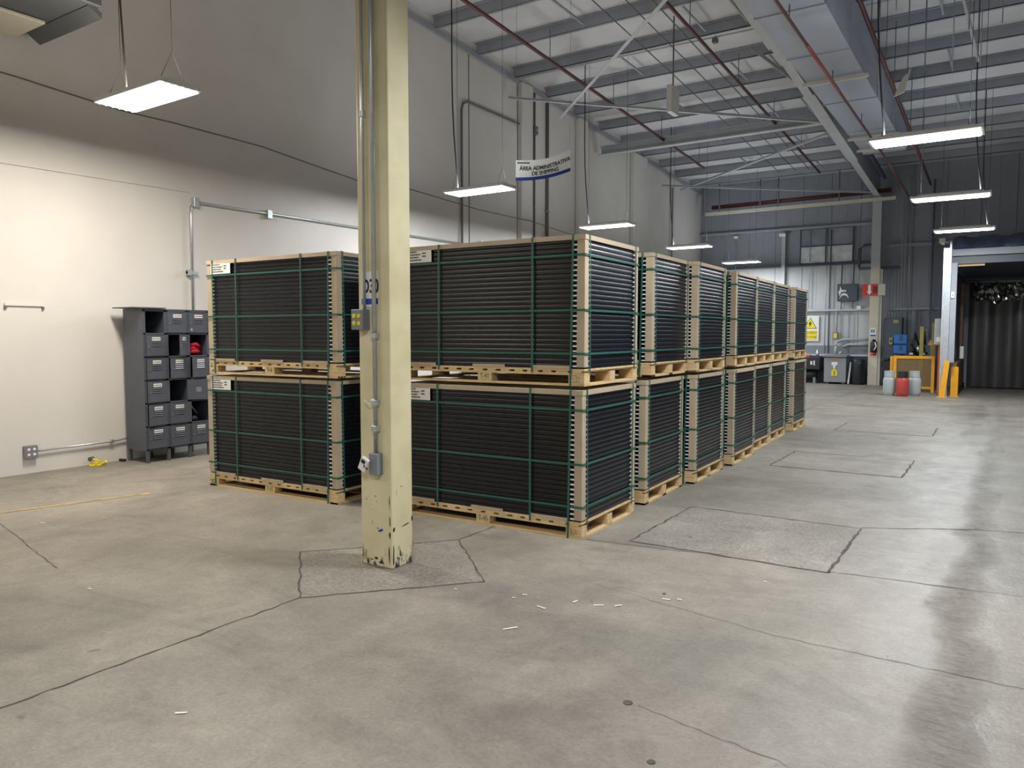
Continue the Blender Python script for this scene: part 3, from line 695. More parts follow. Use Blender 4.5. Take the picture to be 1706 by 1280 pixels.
t = thing('junction_box', 'small junction box where two pipes meet high on the left wall', 'box', (X, 15.5, 6.42)); MB().box(-.04, -.08, -.1, .06, .08, .1, .01).build('box', 'pipe_dk', t); MB().lathe([(.03, 0), (.03, .02)], 10).build('cover', 'steel', t, (.06, 0, 0), (0, PI / 2, 0))
# hvac unit
t = thing('air_unit', 'dark ceiling air unit with cream bottom panel, top left corner', 'air unit', (0, 0, 0))
MB().box(-9.3, 2.8, 5.0, -7.95, 4.42, 5.75, .01).build('casing', 'hvac', t)
MB().box(-9.42, 2.7, 4.955, -8.78, 4.26, 4.995, .01).build('bottom_panel', 'cream_panel', t, label='cream bottom panel')
MB().prism([(-9.3, 4.30, 4.99), (-8.0, 4.30, 4.99), (-8.0, 4.44, 4.90), (-9.3, 4.44, 4.90)], (0, 0, .06)).build('deflector', 'hvac', t)
for xx in (-9.1, -8.1): MB().tube([(xx, 3.6, 5.7), (xx, 3.6, zp(3.6))], .012, 5).build('hanger_rod', 'pipe_dk', t)
# banner
t = thing('hanging_banner', 'white banner reading AREA ADMINISTRATIVA DE SHIPPING with blue hem', 'banner', (-7.12, 11.0, 4.24), 0)
BW, BH = 1.06, .35
def bsurf(u, v):
    return (u * BW, .05 * math.sin(u * PI), v * BH + .04 * u * u - .025 * math.sin(u * PI) + (.0 if v < .5 else -.02 * math.sin(u * PI)))
def bmesh_banner(u0, u1, v0, v1, off, nu=14):
    b = MB(); g0 = []
    for i in range(nu + 1):
        u = u0 + (u1 - u0) * i / nu; p0, p1 = bsurf(u, v0), bsurf(u, v1)
        g0.append((b.bm.verts.new((p0[0], p0[1] - off, p0[2])), b.bm.verts.new((p1[0], p1[1] - off, p1[2]))))
    for a, c in zip(g0, g0[1:]): b.bm.faces.new((a[0], c[0], c[1], a[1]))
    r = bmesh.ops.solidify(b.bm, geom=b.bm.faces[:], thickness=.0015); return b
bmesh_banner(0, 1, 0, 1, 0).build('cloth', 'paper', t)
bmesh_banner(0, 1, 0, .16, .004).build('blue_hem', 'blueink', t)
def warp(o, x0, z0):
    o.location = (0, 0, 0); o.rotation_euler = (0, 0, 0)
    for v in o.data.vertices:
        x, z = x0 + v.co.x, z0 + v.co.y; u = min(max(x / BW, 0), 1); p = bsurf(u, z / BH); v.co = (x, p[1] - .006 - v.co.z, p[2])
warp(txt('lettering', 'ÁREA ADMINISTRATIVA', .092, 'ink', t, (0, 0, 0), FACE, bold=.025), BW * .53, BH * .60)
warp(txt('lettering', 'DE SHIPPING', .092, 'ink', t, (0, 0, 0), FACE, bold=.025), BW * .53, BH * .30)
b = MB()
for q in range(11):
    u = .03 + q * .02; p = bsurf(u, .86); b.box(p[0], p[1] - .007, p[2] - .012, p[0] + .014, p[1] - .004, p[2] + .012)
b.build('small_print', 'ink', t)
for u in (.01, .99):
    p = bsurf(u, 1); MB().tube([p, (p[0], p[1], zp(11) - 4.24)], .003, 4).build('cord', 'steel', t)

# ------------------------------------------------------------------ lockers
lk = thing('locker_cabinet', 'slate grey metal locker bank of eighteen doors against the white wall', 'lockers', (-9.02, 5.39, 0))
LW, LD, Z0, Z1 = .305, .43, .16, 1.95
rh = (Z1 - Z0 - .03) / 6
b = MB()
for i in range(4): b.box(-LD, i * LW - .008, Z0, 0, i * LW + .008, Z1)
b.box(-LD, 0, Z0, -LD + .01, 3 * LW, Z1); b.box(-LD, 0, Z0, 0, 3 * LW, Z0 + .015); b.box(-LD, 0, Z1 - .015, .004, 3 * LW, Z1)
for i in range(3):
    for s_ in (0, 1):
        yy = i * LW + (0 if s_ == 0 else LW - .028); b.box(-.012, yy, Z0, .002, yy + .028, Z1)
    for r_ in range(7): b.box(-.012, i * LW, Z0 + .006 + r_ * rh - .008, .002, (i + 1) * LW, Z0 + .006 + r_ * rh + .012)
    for r_ in range(1, 6): b.box(-LD + .01, i * LW, Z0 + r_ * rh, -.012, (i + 1) * LW, Z0 + r_ * rh + .006)
b.build('body', 'locker', lk)
for i in range(4):
    for xx in (-LD + .02, -.02):
        yy = min(max(i * LW, .02), 3 * LW - .02)
        MB().box(xx - .018, yy - .018, 0, xx + .018, yy + .018, Z0).build('leg', 'locker', lk)
state = {(0, 5): None, (1, 4): 38, (2, 4): None, (1, 2): 150, (2, 1): None, (1, 3): 7, (2, 3): 9,
         (0, 4): 3, (0, 3): 4, (0, 2): 4, (0, 1): 6}
MIS = {(0, 5), (2, 4), (2, 1)}
for i in range(3):
    for r_ in range(6):
        if (i, r_) in MIS: continue
        ang = state.get((i, r_), 0) or 0
        hinge = bpy.data.objects.new('door', None)
        w_, h_ = LW - .04, rh - .03
        dm = MB().box(.0, -w_, 0, .014, 0, h_, .002)
        dr = dm.build('door', 'locker', lk, (.004, (i + 1) * LW - .02, Z0 + .022 + r_ * rh), (0, 0, math.radians(ang)))
        MB().box(.0145, -w_ * .72, h_ * .74, .0165, -w_ * .28, h_ * .90).build('number_plate', 'paper', dr)
        b = MB()
        for q in range(5): b.box(.0166, -w_ * .68 + q * .021, h_ * .79, .0172, -w_ * .68 + q * .021 + .012, h_ * .85)
        b.build('plate_print', 'ink', dr)
        b = MB()
        for q in range(3): b.prism([(.014, -w_ * .75, h_ * (.46 + q * .09)), (.022, -w_ * .75, h_ * (.46 + q * .09)), (.014, -w_ * .75, h_ * (.50 + q * .09))], (0, w_ * .48, 0))
        b.build('louvre', 'galv' if (i, r_) in ((1, 3), (2, 3)) else 'locker', dr, label='bright metal louvres' if (i, r_) in ((1, 3), (2, 3)) else None)
        MB().box(.014, -w_ + .015, h_ * .40, .022, -w_ + .03, h_ * .52).build('latch', 'pipe_dk', dr)
        if ang > 90: MB().box(-.003, -w_ * .62, h_ * .38, -.0005, -w_ * .38, h_ * .62).build('inner_plate', 'grey_box', dr)
MB().box(.005, 2 * LW + .03, Z0 + 5 * rh + .04, .03, 2 * LW + .06, Z0 + 5 * rh + .08, .004).build('padlock', 'conduit', lk, label='small steel padlock')
o = MB().box(-9.44, 5.24, 1.952, -8.98, 5.68, 1.966).build('metal_sheet', 'locker'); tag(o, 'flat dark metal sheet lying on top of the lockers', 'sheet')
b = MB()
for q in range(6):
    b.tube([(-9.2 + random.uniform(-.1, .12), 6.04, Z0 + 4 * rh + .03 + q * .022), (-9.1 + random.uniform(-.1, .08), 6.15, Z0 + 4 * rh + .05 + q * .022), (-9.15, 6.27, Z0 + 4 * rh + .02 + q * .02)], .026, 8)
o = b.build('red_garment', 'redcloth'); tag(o, 'crumpled red cloth stuffed in an open locker of the right column', 'cloth')
o = MB().tube([(-9.10, 6.04, Z0 + 2 * rh - .02), (-9.2, 6.26, Z0 + rh + .05)], .012, 6).build('stick', 'grey_box'); tag(o, 'dark stick leaning inside the low open locker', 'stick')
o = MB().lathe([(.05, 0), (.06, .03), (.04, .06), (.02, .07)], 12).build('black_roll', 'black_pl', None, (-9.12, 6.12, Z0 + rh + .022)); tag(o, 'small black roll lying in the low open locker', 'roll')
# small yellow plastic part on the floor
t = thing('yellow_bracket', 'small yellow plastic wheeled bracket lying on the floor beside the lockers', 'bracket', (-9.38, 4.93, 0), .5)
MB().box(-.06, -.04, .0, .06, .04, .025, .006).tube([(-.05, -.02, .02), (-.02, .0, .09), (.05, .02, .06)], .014).tube([(.0, .04, .01), (.08, .07, .03), (.12, .03, .06)], .016).box(.02, -.05, .02, .05, .05, .06, .005).build('body', 'lemon', t)
MB().tube([(-.05, -.03, .09), (-.05, .03, .09)], .028, 10).build('wheel', 'hvac', t)
t = thing('caster_scrap', 'small dark scrap part on the floor at the foot of the lockers', 'scrap', (-9.45, 5.30, 0))
MB().tube([(-.04, 0, .02), (.05, .02, .02)], .018, 8).build('scrap', 'black_pl', t)
# litter
for i, (x, y_, l_, a) in enumerate(((-2.25, 3.42, .085, 1.0), (-2.27, 3.79, .07, -.2), (-2.15, 3.99, .04, 1.3), (-2.0, 4.01, .06, .6), (-1.9, 4.07, .045, .9), (-1.7, 4.33, .05, .2), (-1.63, 4.37, .03, .1), (-2.47, 3.92, .03, .4), (-2.5, 3.84, .02, .3), (-2.9, 3.77, .02, 0), (-6.92, 3.17, .04, .5), (-2.92, 1.86, .05, .7), (-4.86, 2.49, .03, .2), (-1.28, 5.0, .02, 0))):
    b = MB().box(-l_ / 2, -.006, .001, l_ / 2, .006, .0025, rot=None)
    o = b.build('paper_scrap', 'paper', None, (x, y_, .002), (0, 0, a))
    tag(o, ['longest white paper sliver on the floor, nearest the viewer of the group'][0] if i == 0 else 'tiny white paper scrap lying on the concrete floor', 'scrap', None if i == 0 else 'paper scraps on the floor')
for x, y_, r in ((-1.35, 3.0, .022), (-1.08, 2.62, .017), (-1.75, 4.42, .012)):
    o = MB().lathe([(r, 0), (r * .9, .002)], 12).build('floor_spot', 'crack', fl, (x, y_, .0015))

# ------------------------------------------------------------------ back wall furniture
YW = YB - .035
c = thing('steel_column', 'far cream column with grey upper half at the back wall', 'column')
MB().box(-3.74, 26.62, 0, -3.47, 26.88, 3.75).build('lower_shaft', 'pale_cream', c)
MB().box(-3.74, 26.62, 3.75, -3.47, 26.88, 6.15).build('upper_shaft', 'steel_lt', c, label='grey painted upper shaft')
MB().box(-3.469, 26.66, 0, -3.39, 26.88, 3.7).build('side_flange', 'cream_panel', c)
t = thing('column_sign', 'small white sign with blue stripe on the far column', 'sign')
MB().box(-3.70, 26.605, 1.53, -3.52, 26.615, 1.83).build('sign_board', 'paper', t); MB().box(-3.69, 26.60, 1.56, -3.53, 26.606, 1.61).build('blue_stripe', 'blueink', t)
MB().box(-3.68, 26.60, 1.68, -3.63, 26.606, 1.78).box(-3.61, 26.60, 1.68, -3.57, 26.606, 1.78).build('lettering', 'grey_box', t)
t = thing('extinguisher', 'black covered extinguisher with red foot hanging on the far column', 'extinguisher')
MB().lathe([(.07, 1.03), (.10, 1.08), (.10, 1.36), (.05, 1.45), (.02, 1.47)], 14, (-3.57, 26.5)).build('body', 'black_pl', t)
MB().lathe([(.08, .96), (.085, 1.04), (.05, 1.05)], 14, (-3.57, 26.5)).build('foot', 'red', t)
MB().tube([(-3.52, 26.42, 1.38), (-3.48, 26.4, 1.25), (-3.54, 26.39, 1.12)], .02).build('hose', 'white', t)
t = thing('arrow_sign', 'red and cream sign with white arrow on the far column', 'sign')
MB().box(-3.96, 26.58, 2.86, -3.50, 26.60, 3.22).build('red_board', 'red', t)
MB().box(-3.50, 26.58, 2.86, -3.30, 26.60, 3.22).build('cream_board', 'cream_panel', t)
MB().box(-3.79, 26.57, 3.0, -3.71, 26.58, 3.2).prism([(-3.83, 26.57, 3.0), (-3.67, 26.57, 3.0), (-3.75, 26.57, 2.88)], (0, .009, 0)).build('arrow', 'white', t)
MB().box(-3.63, 26.57, 2.95, -3.60, 26.58, 3.15).box(-3.57, 26.57, 2.95, -3.54, 26.58, 3.15).build('mark', 'ink', t)
# window block
for i, x0 in enumerate((-6.02, -5.18)):
    for j, z0 in enumerate((4.02, 4.60)):
        t = MB().box(x0, YW - .03, z0, x0 + .82, YW - .015, z0 + .56).build('window_%d' % (i * 2 + j + 1), 'winpane' if j else 'winpane2'); struct(t)
        b = MB()
        for a_ in ((x0 - .01, z0 - .01, x0 + .83, z0 + .01), (x0 - .01, z0 + .55, x0 + .83, z0 + .57), (x0 - .01, z0, x0 + .02, z0 + .56), (x0 + .80, z0, x0 + .83, z0 + .56)): b.box(a_[0], YW - .06, a_[1], a_[2], YW - .03, a_[3])
        b.build('window_frame', 'navy', t)
o = MB().box(-5.9, YW - .09, 4.03, -5.55, YW - .062, 4.06).build('white_strip', 'white'); tag(o, 'small bright strip at the foot of the left lower window', 'strip')  # plain white strip
# black box; its reflections are built as raised white swoosh shapes
t = thing('wall_speaker_box', 'black wall box with painted white reflections above the pale cladding', 'box')
MB().box(-4.78, 26.95, 2.72, -4.16, YW, 3.28, .01).build('case', 'navy', t)
MB().prism([(-4.71, 26.94, 2.79), (-4.62, 26.94, 2.90), (-4.54, 26.94, 2.91), (-4.47, 26.94, 2.87), (-4.43, 26.94, 2.80), (-4.43, 26.94, 2.86), (-4.48, 26.94, 2.95), (-4.56, 26.94, 2.98), (-4.64, 26.94, 2.96)], (0, -.006, 0)).build('reflection_shape', 'white', t)
MB().prism([(-4.70, 26.94, 2.88), (-4.65, 26.94, 3.02), (-4.50, 26.94, 3.03), (-4.50, 26.94, 3.07), (-4.64, 26.94, 3.09), (-4.69, 26.94, 3.22), (-4.70, 26.94, 3.08), (-4.74, 26.94, 3.04)], (0, -.006, 0)).build('reflection_shape', 'white', t)
for xx in (-4.66, -4.3): MB().bar((xx, 27.0, 3.28), (xx, 27.1, 3.95), .04, .04).build('bracket', 'navy', t); MB().bar((xx, 27.05, 2.46), (xx, 27.05, 2.72), .03, .03).build('bracket', 'navy', t)
# danger sign
t = thing('danger_sign', 'yellow and white high voltage warning sign on the pale back wall', 'sign')
MB().box(-5.92, YW - .02, 1.40, -5.36, YW - .005, 2.25).build('board', 'paper', t)
MB().prism([(-5.86, YW - .02, 1.82), (-5.42, YW - .02, 1.82), (-5.64, YW - .02, 2.20)], (0, -.006, 0)).build('triangle_border', 'ink', t)
MB().prism([(-5.835, YW - .026, 1.835), (-5.445, YW - .026, 1.835), (-5.64, YW - .026, 2.17)], (0, -.006, 0)).build('triangle', 'lemon', t)
MB().prism([(-5.62, YW - .032, 2.09), (-5.70, YW - .032, 1.97), (-5.65, YW - .032, 1.97), (-5.68, YW - .032, 1.86), (-5.58, YW - .032, 2.0), (-5.63, YW - .032, 2.0)], (0, -.004, 0)).build('lightning_bolt', 'ink', t)
MB().box(-5.86, YW - .026, 1.45, -5.42, YW - .02, 1.75).build('yellow_field', 'lemon', t)
txt('lettering', 'PELIGRO', .115, 'ink', t, (-5.64, YW - .027, 1.68), FACE, sx=.95); txt('lettering', 'ALTO VOLTAJE', .09, 'ink', t, (-5.64, YW - .027, 1.53), FACE, sx=.68)
# transformer cabinet
t = thing('transformer_cabinet', 'grey metal transformer cabinet with warning stickers at the back wall', 'cabinet')
MB().box(-5.03, 26.45, .06, -4.36, 26.98, .86, .01).build('case', 'mid_grey', t)
MB().box(-5.06, 26.40, .88, -4.33, 27.0, .95, .01).build('top_plate', 'grey_box', t)
MB().box(-4.98, 26.5, 0, -4.88, 26.95, .06).build('foot', 'navy', t); MB().box(-4.5, 26.5, 0, -4.40, 26.95, .06).build('foot', 'navy', t)
MB().box(-4.80, 26.438, .62, -4.62, 26.449, .72).box(-4.75, 26.438, .53, -4.68, 26.449, .62).build('white_sticker', 'paper', t)
MB().prism([(-4.80, 26.449, .27), (-4.62, 26.449, .27), (-4.62, 26.449, .42), (-4.71, 26.449, .53), (-4.80, 26.449, .42)], (0, -.01, 0)).build('warning_sticker', 'lemon', t)
MB().box(-4.72, 26.432, .30, -4.70, 26.439, .44).build('warning_mark', 'ink', t); MB().box(-4.75, 26.438, .81, -4.62, 26.449, .85).build('orange_sticker', 'orange', t)
# dark machine left of it
t = thing('compressor', 'dark machine with white tags left of the transformer cabinet', 'machine')
MB().box(-6.1, 26.45, .45, -5.15, 26.95, .88, .03).build('body', 'black_pl', t); MB().tube([(-5.95, 26.7, .28), (-5.3, 26.7, .28)], .16, 14).build('tank', 'black_pl', t)
for xx in (-5.9, -5.35): MB().box(xx - .04, 26.55, 0, xx + .04, 26.85, .2).build('foot', 'grey_box', t)
MB().box(-5.46, 26.44, .62, -5.40, 26.449, .74).box(-5.36, 26.44, .6, -5.32, 26.449, .76).build('tag', 'white', t)
MB().box(-5.8, 26.5, .88, -5.5, 26.8, .93).build('red_cap', 'red', t); MB().lathe([(.05, .88), (.06, 1.0), (.03, 1.12)], 12, (-5.27, 26.6)).build('valve', 'galv', t)
# drum
t = thing('black_drum', 'black plastic drum between the transformer cabinet and the far column', 'drum', (-4.0, 26.6, 0))
MB().lathe([(.17, 0), (.19, .05), (.20, .6), (.21, .78), (.20, .82), (.12, .84)], 20).build('body', 'black_pl', t); MB().tube([(-.1, -.18, .8), (-.06, -.22, .72), (.02, -.21, .66), (.1, -.19, .74)], .02).build('hose', 'navy', t)
o = MB().bar((-4.30, 26.55, 0.02), (-4.26, 26.7, .72), .05, .02).build('white_slat', 'white'); tag(o, 'thin white slat leaning beside the black drum', 'slat')
# pipes on the back wall
for i, (z, xa, lab) in enumerate(((1.46, -4.70, 'upper'), (1.29, -4.55, 'lower'))):
    o = MB().tube([(xa - .1, 26.95, .96), (xa - .08, 26.95, z - .25), (xa, 26.97, z - .08), (xa + .15, 27.0, z), (-3.75, 27.0, z)], .035, 8).build('wall_pipe', 'steel_lt'); tag(o, '%s of two pipes bending from the transformer to the far column' % lab, 'pipe')
for x, z0, z1, r, m_, lab in ((-5.16, 1.0, 5.1, .015, 'conduit', 'left thin conduit rising above the transformer cabinet'), (-5.04, 1.0, 5.1, .02, 'pipe_dk', 'dark conduit rising beside the window middle'), (-4.80, 1.5, 2.4, .03, 'steel', 'short grey conduit above the small yellow box'), (-5.70, 2.5, 5.1, .012, 'conduit', 'thin bright conduit left of the window block'),
                       (-4.42, .96, 2.4, .02, 'steel', 'thin grey pipe right of the pipe bends on the pale wall')):
    o = MB().tube([(x, YW - .06, z0), (x, YW - .06, z1)], r, 6).build('wall_pipe', m_); tag(o, lab, 'pipe')
t = thing('control_box', 'small yellow-white control box above the transformer cabinet', 'box'); MB().box(-4.88, 26.95, 1.45, -4.72, 27.1, 1.70, .01).build('case', 'grey_box', t); MB().box(-4.85, 26.94, 1.5, -4.75, 26.95, 1.66).build('face', 'lemon', t)
o = MB().box(-6.62, YW - .12, 0, -6.50, YW - .02, 5.1).build('wall_post', 'steel_lt'); tag(o, 'pale steel post on the back wall left of the windows', 'post')
t = thing('emergency_lamp', 'small white lamp on top of the pale post left of the windows', 'lamp', (-6.56, YW - .2, 5.0)); MB().box(-.12, -.06, -.03, .10, .06, .08, .02).build('case', 'white', t); MB().tube([(0, 0, .05), (0, .1, .1)], .02).build('arm', 'white', t)
t = thing('emergency_lamp', 'small white lamp high on the back wall near the left corner', 'lamp', (-8.2, YW - .1, 5.05)); MB().box(-.07, -.05, -.04, .07, .05, .06, .01).build('case', 'white', t); MB().tube([(0, 0, -.04), (0, 0, -1.2)], .012).build('stem', 'steel', t)
o = MB().box(-4.18, 27.0, 2.43, -4.05, 27.1, 2.56, .01).build('motion_sensor', 'white'); tag(o, 'small white sensor on the pale wall ledge left of the far column', 'sensor')
o = MB().tube([(-3.5, 26.95, 4.52), (-4.0, 26.95, 4.50), (-4.12, 26.95, 4.40), (-4.14, 26.95, 3.81)], .05, 8).build('bent_pipe', 'navy'); tag(o, 'dark bent pipe left of the grey half of the far column', 'pipe')
o = MB().box(-4.15, 26.9, 3.72, -2.95, 27.0, 3.80).build('shelf_bar', 'navy'); tag(o, 'dark bar crossing behind the far column', 'bar')
# right of the far column
t = thing('electrical_panel', 'tall dark slate electrical panel right of the far column', 'panel')
MB().box(-3.33, 26.7, .85, -2.80, YW, 2.15, .01).build('case', 'navy', t); MB().box(-3.29, 26.69, .92, -2.84, 26.70, 2.1).build('door', 'navy', t); MB().box(-3.05, 26.68, 1.98, -2.9, 26.69, 2.08).build('yellow_label', 'olive', t); MB().box(-2.88, 26.67, 1.4, -2.86, 26.69, 1.6).build('handle', 'pipe_dk', t)
for i, x in enumerate((-3.26, -3.17, -3.08, -2.99, -2.90, -2.82)):
    z0, z1 = 2.1, 3.72 if i < 4 else 5.9
    o = MB().tube([(x, YW - .1, z0 + .04 * (i % 3)), (x, YW - .1, z1)], .014, 6).build('riser_conduit', 'steel_lt'); tag(o, 'thin vertical conduit entering the tall slate panel from above', 'conduit', 'riser conduits over the slate panel')
o = MB().tube([(-2.69, YW - .1, 1.62), (-2.69, YW - .1, 6.6)], .015, 6).build('riser_conduit', 'galv'); tag(o, 'bright tall conduit dropping to the blue boxes', 'conduit')
for z0, lab in ((1.33, 'upper'), (1.02, 'lower')):
    t = thing('blue_box', '%s blue plastic box hanging beside the slate panel' % lab, 'box'); MB().box(-3.0, 26.5, z0, -2.62, 26.66, z0 + (.29 if z0 > 1.2 else .27), .02).build('case', 'blue', t); MB().box(-2.84, 26.49, z0 + .1, -2.76, 26.5, z0 + .25).build('front_mark', 'navy', t)
    MB().box(-2.98, 26.55, z0 - .02, -2.66, 26.67, z0).build('bracket', 'pipe_dk', t)
t = thing('switch_box', 'small olive switch box between the slate panel and the blue boxes', 'box'); MB().box(-3.14, 26.58, 1.30, -3.04, 26.685, 1.52, .005).build('case', 'olive', t); MB().box(-3.11, 26.57, 1.38, -3.07, 26.58, 1.45).build('lever', 'ink', t)
o = MB().box(-3.3, 26.5, 0, -2.9, 26.9, .8, .02).build('dark_bin', 'black_pl'); tag(o, 'dark bin on the floor under the slate panel', 'bin')
t = thing('pump_rack', 'dark tangle of valves and pipes behind the yellow guard', 'machine')
b = MB(); random.seed(3)
for q in range(9):
    x = -2.6 + random.random() * .5; z = .9 + random.random() * .7; b.tube([(x, 26.7, z), (x + random.uniform(-.2, .2), 26.6, z + random.uniform(-.25, .25)), (x + .1, 26.7, z - .2)], .03, 6)
b.box(-2.7, 26.5, 0, -2.1, 26.95, .9, .02).build('body', 'black_pl', t)
MB().box(-2.55, 26.48, 1.0, -2.45, 26.5, 1.05).box(-2.2, 26.48, 1.0, -2.12, 26.5, 1.05).build('tags', 'white', t); MB().lathe([(.06, 1.1), (.07, 1.2), (.02, 1.28)], 10, (-2.3, 26.55)).build('gauge', 'galv', t)
o = MB().box(-2.45, 26.95, 1.5, -2.38, 27.05, 2.4).box(-2.08, 26.95, 1.5, -2.02, 27.05, 6.4).build('wall_rail', 'navy'); tag(o, 'dark vertical rails on the back wall above the pumps', 'rail')
# olive posts
for x, y_, h_, lab in ((-2.06, 24.6, 1.85, 'tall olive yellow post behind the mesh guard'), (-1.80, 25.2, 1.95, 'second olive yellow post nearer the dock post')):
    o = MB().box(x - .05, y_ - .05, 0, x + .05, y_ + .05, h_, .005).build('guard_post', 'olive'); tag(o, lab, 'post')
t = thing('charger_cabinet', 'grey control cabinet with bars behind the mesh guard', 'cabinet'); MB().box(-1.92, 25.4, .9, -1.55, 25.7, 1.45, .01).build('case', 'cyl_grey', t)
for q in range(4): MB().box(-1.95 + q * .1, 25.36, .2, -1.91 + q * .1, 25.4, 1.3).build('bar', 'navy', t)
MB().box(-2.0, 25.5, 0, -1.5, 25.8, .9).build('stand', 'navy', t); MB().bar((-2.05, 25.3, 1.82), (-1.5, 25.3, 1.86), .03, .03).build('top_bar', 'navy', t)
t = thing('control_box', 'grey control box strapped left of the galvanised dock post', 'box'); MB().box(-1.66, 23.3, 1.35, -1.42, 23.45, 2.05, .01).build('case', 'cyl_grey', t); MB().box(-1.60, 23.28, 1.42, -1.50, 23.3, 1.55).build('white_knob', 'white', t); MB().bar((-1.43, 23.4, 1.7), (-1.36, 22.75, 1.7), .04, .04).build('arm', 'steel', t)
o = MB().box(-1.74, 25.9, 1.95, -1.42, 26.1, 3.1, .01).build('dark_cabinet', 'navy'); tag(o, 'dark tall wall cabinet left of the dock post top half', 'cabinet'); 
o2 = MB().box(-1.6, 26.1, 2.4, -1.5, YW, 2.5).build('wall_bracket', 'navy', o)
t = thing('orange_post', 'slim orange post with side arm beside the dock post', 'post'); MB().box(-1.60, 23.95, 0, -1.51, 24.05, 1.38, .004).build('post', 'orange', t); MB().bar((-1.55, 24., 1.36), (-1.85, 24., 1.36), .05, .05).build('arm', 'orange', t)
# mesh guard
t = thing('mesh_guard', 'yellow framed mesh guard panel standing behind the gas cylinders', 'guard', (0, 0, 0))
for a_ in ((-2.70, 0, -2.62, 1.02), (-1.75, 0, -1.67, 1.02), (-2.62, .94, -1.75, 1.02), (-2.62, .10, -1.75, .16)): MB().box(a_[0], 23.96, a_[1], a_[2], 24.04, a_[3], .004).build('frame_bar', 'yellow', t)
b = MB()
for q in range(36): b.box(-2.62 + q * .0245, 23.99, .16, -2.606 + q * .0245, 24.0, .94)
for q in range(32): b.box(-2.62, 24.0, .17 + q * .0245, -1.75, 24.01, .184 + q * .0245)
b.build('mesh', 'brown_mesh', t)
o = MB().box(-2.8, 24.1, 0, -2.72, 24.2, 1.0).build('guard_post', 'yellow'); tag(o, 'yellow end post at the left edge of the mesh guard', 'post')
MB().box(-2.86, 24.05, 0, -2.66, 24.25, .012).build('foot_plate', 'yellow', o)
# gas cylinders
def cyl(x, y_, m_, lab):
    t = thing('gas_cylinder', lab, 'gas cylinder', (x, y_, 0), 0, 'gas cylinders on the floor by the dock')
    r = .155
    MB().lathe([(r * .82, .0), (r * .82, .035), (r * .9, .05), (r, .09), (r, .40), (r * .93, .46), (r * .7, .50), (.04, .515)], 24).build('tank', m_, t)
    b = MB(); n_ = 28; ra, rb_ = [], []
    for k_ in range(n_ + 1):
        a_ = .5 + k_ * (2 * PI - .7) / n_; hgt = .635 if (k_ // 5) % 2 == 0 else .635
        for lst, r_ in ((ra, .128), (rb_, .122)): lst.append((b.bm.verts.new((r_ * math.cos(a_), r_ * math.sin(a_), .495)), b.bm.verts.new((r_ * math.cos(a_), r_ * math.sin(a_), hgt))))
    for k_ in range(n_):
        b.bm.faces.new((ra[k_][0], ra[k_ + 1][0], ra[k_ + 1][1], ra[k_][1])); b.bm.faces.new((rb_[k_][0], rb_[k_][1], rb_[k_ + 1][1], rb_[k_ + 1][0]))
        b.bm.faces.new((ra[k_][1], ra[k_ + 1][1], rb_[k_ + 1][1], rb_[k_][1])); b.bm.faces.new((ra[k_][0], rb_[k_][0], rb_[k_ + 1][0], ra[k_ + 1][0]))
    MB_ring = MB().tube([(.125 * math.cos(k_ * PI / 10), .125 * math.sin(k_ * PI / 10), .645) for k_ in range(21)], .010, 6); MB_ring.build('collar_ring', m_ if m_ == 'cyl_grey' else 'black_pl', t)
    b.build('collar', m_ if m_ == 'cyl_grey' else 'black_pl', t)
    MB().tube([(0, 0, .5), (0, 0, .6)], .02).box(-.045, -.02, .55, .045, .02, .59, .004).build('valve', 'pipe_dk', t)
cyl(-2.60, 22.35, 'cyl_grey', 'left pale grey gas cylinder with open collar')
cyl(-2.27, 22.20, 'cyl_red', 'red gas cylinder with black collar between the two grey ones')
cyl(-2.02, 22.55, 'cyl_grey', 'right pale grey gas cylinder, partly behind the red one')
# ------------------------------------------------------------------ dock enclosure
t = thing('dock_post', 'tall galvanised steel post at the dock opening', 'post')
MB().box(-1.46, 22.6, 0, -1.30, 22.66, 3.85).box(-1.46, 22.54, 0, -1.42, 22.62, 3.85).box(-1.32, 22.54, 0, -1.28, 22.62, 4.02).build('channel', 'galv', t)
MB().box(-1.50, 22.5, 0, -1.26, 22.7, .015).build('base_plate', 'galv', t)
b = thing('dock_enclosure', 'dark dock shelter with timber lined sides and header beams at right', 'dock shelter')
MB().box(-1.27, 22.7, .9, -1.19, 27.1, 3.3).build('side_panel', 'navy', b)
MB().box(-1.27, 22.5, .9, -1.14, 22.68, 3.45).build('front_jamb', 'steel', b)
MB().prism([(-1.27, 22.66, 3.62), (4.2, 22.66, 3.62), (4.2, 27.1, 3.32), (-1.27, 27.1, 3.32)], (0, 0, .06)).build('roof_panel', 'navy', b)
MB().box(-1.27, 22.5, 3.62, 4.2, 22.66, 3.80, .01).build('header_beam', 'steel', b)
MB().box(-1.27, 22.52, 3.42, 4.2, 22.64, 3.60).build('lower_beam', 'hvac', b)
MB().box(-1.13, 22.6, 3.36, -.55, 22.66, 3.42).build('timber', 'wood', b)
MB().box(-1.25, 25.9, .9, -1.12, 26.1, 3.1).build('timber', 'wood_dk', b)
MB().box(-1.27, 27.02, 3.15, 4.2, 27.12, 3.62).build('curtain_header', 'navy', b)
MB().box(4.1, 22.5, 0, 4.2, 27.1, 3.7).build('side_panel', 'navy', b)
MB().box(-1.22, 23.1, .12, -1.10, 26.9, .88, .01).build('bumper_board', 'wood_dk', b)
MB().box(-1.20, 23.0, 0, -1.06, 26.9, .16, .01).build('kerb', 'black_pl', b)
MB().box(-1.28, 27.12, 0, -1.15, 27.16, 3.2).build('jamb', 'navy', b)
f = MB(); nx, ny = 60, 6; random.seed(5)
vv = []
